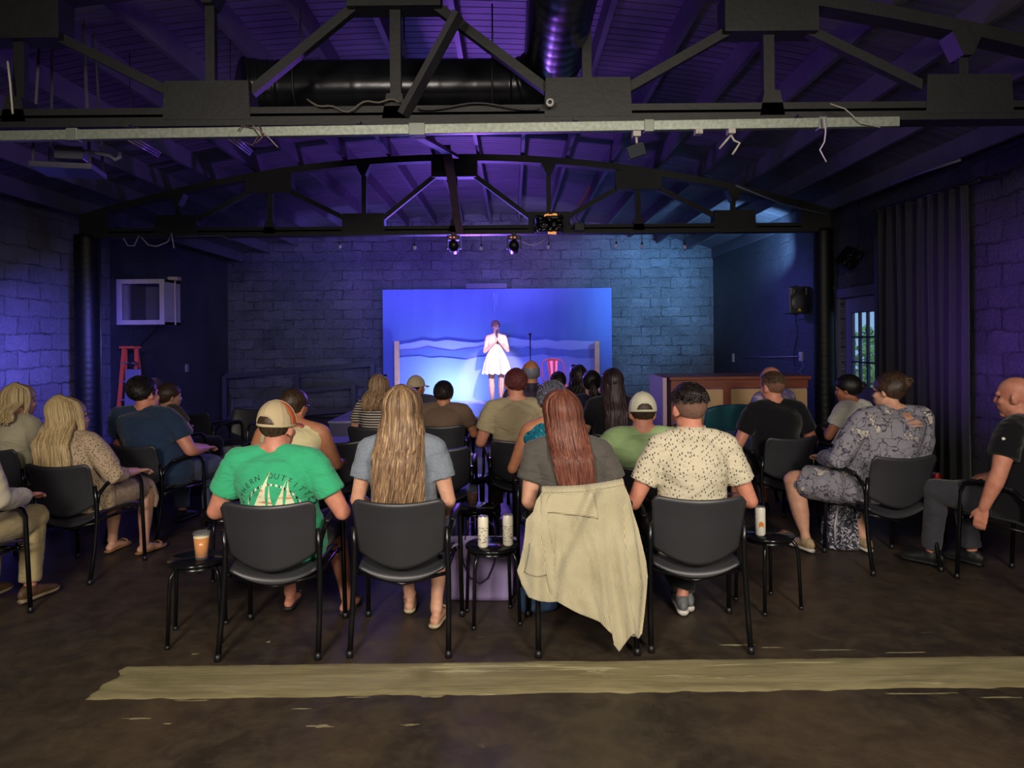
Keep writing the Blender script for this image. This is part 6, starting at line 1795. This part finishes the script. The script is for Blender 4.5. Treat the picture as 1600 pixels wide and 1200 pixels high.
wire('microphone_cable', [tuple(pb_.location + V(q)) for q in ((.052, -.235, 1.155), (.07, -.29, 1.0), (.09, -.30, .7), (.10, -.28, .3), (.16, -.22, .02), (.4, -.1, .012), (.62, -.2, .012))], .004, '6a3a4a', 'thin microphone cable falling down in front of the white dress', 'cable')

# ================================================================== CARDIGAN over chair 3
def cardigan():
    t = NT('cream_knit'); t.b.inputs['Roughness'].default_value = .95; t.b.inputs['Sheen Weight'].default_value = .3
    t.base(t.ramp(t.noise(t.coord(), 7, 4), [(.3, lin(H('b2a888'))), (.7, lin(H('c4bb9c')))]))
    tc = t.n('ShaderNodeTexCoord'); wv = t.n('ShaderNodeTexWave'); wv.wave_type = 'BANDS'; wv.bands_direction = 'X'; wv.inputs['Scale'].default_value = 42; wv.inputs['Distortion'].default_value = .6
    mp = t.n('ShaderNodeMapping'); mp.inputs['Rotation'].default_value = (0, R(12), 0); t.l(tc.outputs['Object'], mp.inputs[0]); t.l(mp.outputs[0], wv.inputs['Vector'])
    t.bump(wv.outputs['Fac'], .7, .004)
    D0 = 3.59
    # chair back position for person 3
    def W(px, py, Y): return P(px, py, Y)
    org = W(915, 850, D0)
    root = empty('draped_cardigan', tuple(org), 0, 'cream ribbed knit cardigan hanging over the back of the auburn-haired woman\'s chair', 'cardigan')
    topx = (846, 986)
    left = [(847, 770), (838, 782), (833, 800), (822, 812), (820, 835), (817, 858), (812, 880), (808, 892), (815, 912), (826, 933)]
    bot = [(826, 933), (842, 939), (858, 941), (870, 940), (888, 950), (905, 959), (922, 965), (938, 972), (950, 985), (958, 992), (960, 1008), (967, 1018), (975, 1008), (982, 998), (990, 990), (997, 998), (1003, 990)]
    right = [(975, 758), (983, 775), (989, 800), (997, 825), (1003, 850), (1009, 875), (1012, 900), (1010, 930), (1007, 960), (1003, 990)]
    def lerp_poly(pl, q):
        q = q * (len(pl) - 1); i = min(len(pl) - 2, int(q)); f = q - i
        return (pl[i][0] + (pl[i + 1][0] - pl[i][0]) * f, pl[i][1] + (pl[i + 1][1] - pl[i][1]) * f)
    def front(u, v):
        tp = (847 + (975 - 847) * u, 770 - 12 * u + 7 * math.sin(u * PI) * .6)
        bt = lerp_poly(bot, u); l = lerp_poly(left, v); r_ = lerp_poly(right, v)
        # Coons patch
        lx = l[0] * (1 - u) + r_[0] * u; ly = l[1] * (1 - u) + r_[1] * u
        vx_ = tp[0] * (1 - v) + bt[0] * v; vy = tp[1] * (1 - v) + bt[1] * v
        c00 = (847, 770); c10 = (975, 758); c01 = bot[0]; c11 = bot[-1]
        bx = c00[0] * (1 - u) * (1 - v) + c10[0] * u * (1 - v) + c01[0] * (1 - u) * v + c11[0] * u * v
        by = c00[1] * (1 - u) * (1 - v) + c10[1] * u * (1 - v) + c01[1] * (1 - u) * v + c11[1] * u * v
        x = lx + vx_ - bx; y = ly + vy - by
        fold = .0
        amp = min(1, v * 1.6)
        # hanging sleeve ridge at left, pocket, diagonal fold, right tail folds
        fold += .030 * math.exp(-((x - 838) / 14.0) ** 2) * amp
        fold += .022 * math.exp(-((x - (880 - 16 * v)) / 9.0) ** 2) * min(1, max(0, (v - .25) * 3))
        fold += .020 * math.exp(-((x - 885 - (y - 770) * -.45 - 40) / 9.0) ** 2) * (1 - v) 
        fold += .028 * math.exp(-((x - (955 + 35 * v)) / 10.0) ** 2) * amp
        fold += .020 * math.exp(-((x - (930 + 20 * v)) / 12.0) ** 2) * amp
        fold *= 1.9
        fold -= .015 * math.exp(-((x - (975 + 22 * v)) / 6.0) ** 2) * amp
        fold += .010 * noise.noise((u * 9, v * 3, 2)) * amp + .006 * noise.noise((u * 22, v * 5, 4)) * amp
        Yd = D0 - .05 * math.sin(u * PI) * (1 - v) - .02 - .05 * v - fold + (.03 if v > .9 else 0) * 0
        Yd += .012 * (abs(u - .5) * 2) ** 3 * (1 - v)
        p = W(x, y, Yd); return p - org
    mb = MB(); mb.grid(lambda u, v: tuple(front(u, v)), 110, 100)
    # wrap over the top edge and behind
    def over(u, v):
        p = front(u, 0); a = v * PI
        q = V(p); q.y += .035 * (1 - math.cos(a)) + .004; q.z += .022 * math.sin(a) - (.0 if v < 1 else 0)
        if v > .75: q.z -= .12 * (v - .75) / .25; q.y += .0
        return tuple(q)
    mb.grid(over, 110, 10)
    bm_o = obj('knit_body', mb, t.m, root, solid=.006)
    # collar / yoke rib band and pocket patch, sleeve cuff
    mb = MB()
    def yoke(u, v):
        q = front(.10 + .52 * u, .02 + .20 * v); return (q.x, q.y - .006, q.z)
    mb.grid(yoke, 30, 12)
    t2 = NT('cream_rib'); t2.b.inputs['Roughness'].default_value = .95; t2.base(lin(H('bab092')))
    tc = t2.n('ShaderNodeTexCoord'); wv = t2.n('ShaderNodeTexWave'); wv.bands_direction = 'Z'; wv.inputs['Scale'].default_value = 40; t2.l(tc.outputs['Object'], wv.inputs['Vector']); t2.bump(wv.outputs['Fac'], .5, .003)
    obj('rib_yoke', mb, t2.m, root, solid=.004)
    mb = MB(); mb.grid(lambda u, v: tuple(front(.04 + .17 * u, .50 + .26 * v) + V((0, -.010 - .006 * math.sin(u * PI), -.012 * math.sin(u * PI) * v))), 14, 14); obj('pocket', mb, t.m, root, solid=.005)
    mb = MB(); pts = [W(x, y, Yy) - org for x, y, Yy in ((852, 775, 3.56), (850, 820, 3.53), (858, 870, 3.50), (862, 905, 3.49), (866, 932, 3.49))]
    mb.tube(pts, [(.020, .010), (.026, .014), (.028, .016), (.024, .015), (.018, .012)], 14, dome=True); obj('sleeve', mb, t.m, root)
    mb = MB(); pts = [W(x, y, Yy) - org for x, y, Yy in ((978, 790, 3.56), (985, 850, 3.52), (992, 915, 3.50), (990, 960, 3.50), (990, 990, 3.50))]
    mb.tube(pts, [(.022, .012), (.030, .018), (.034, .020), (.030, .018), (.026, .014)], 14, dome=True); obj('sleeve', mb, t.m, root)
cardigan()

def patch_px(info, Y, polys, name, mat, off=.003):
    b = info['body']; sh = [c for c in b.children if c.name.startswith('shirt')][0]
    inv = Matrix.Rotation(-b.rotation_euler.z, 4, 'Z'); bv = BVHTree.FromPolygons([v.co for v in sh.data.vertices], [tuple(p.vertices) for p in sh.data.polygons])
    vd = V((0, 1, 0))
    mb = MB()
    for quad in polys:
        (ax, ay), (bx, by), (cx_, cy_), (dx, dy) = quad; n_ = 10; vs = []
        for i in range(n_ + 1):
            for j in range(n_ + 1):
                u = i / n_; v = j / n_
                x = (ax * (1 - u) + bx * u) * (1 - v) + (dx * (1 - u) + cx_ * u) * v; y = (ay * (1 - u) + by * u) * (1 - v) + (dy * (1 - u) + cy_ * u) * v
                q = P(x, y, Y); o_ = inv @ (V((0, 0, CH)) - b.location); t_ = inv @ (q - b.location); d = (t_ - o_).normalized()
                h = bv.ray_cast(o_, d); p = (h[0] if h[0] is not None else t_) - d * off; vs.append(tuple(p))
        m_ = n_ + 1; mb.add(vs, [(i * m_ + j, (i + 1) * m_ + j, (i + 1) * m_ + j + 1, i * m_ + j + 1) for i in range(n_) for j in range(n_)])
    return obj(name, mb, mat, sh)
patch_px(i19, 5.0, [((1388, 646), (1400, 645), (1409, 655), (1397, 658)), ((1398, 662), (1414, 656), (1424, 662), (1404, 664)), ((1402, 666), (1424, 664), (1424, 667), (1408, 668))], 'back_cutout', SK_LIGHT)
patch_px(i20, 4.5, [((1571, 683), (1575, 682), (1578, 685), (1573, 687))], 'sleeve_mark', M('mark_white', 'c8c8c8', .5))

# posture: lean the seated bodies from the hips towards where their heads are
def lean_tree(o, sh):
    me = o.data
    for v in me.vertices:
        if v.co.z > .52: v.co.x += sh * (v.co.z - .52)
    for c in o.children: lean_tree(c, sh)
for b_, sh_ in LEAN:
    if abs(sh_) > 1e-4:
        c_, s_ = math.cos(b_.rotation_euler.z), math.sin(b_.rotation_euler.z)
        lean_tree(b_, sh_ / max(.5, c_))
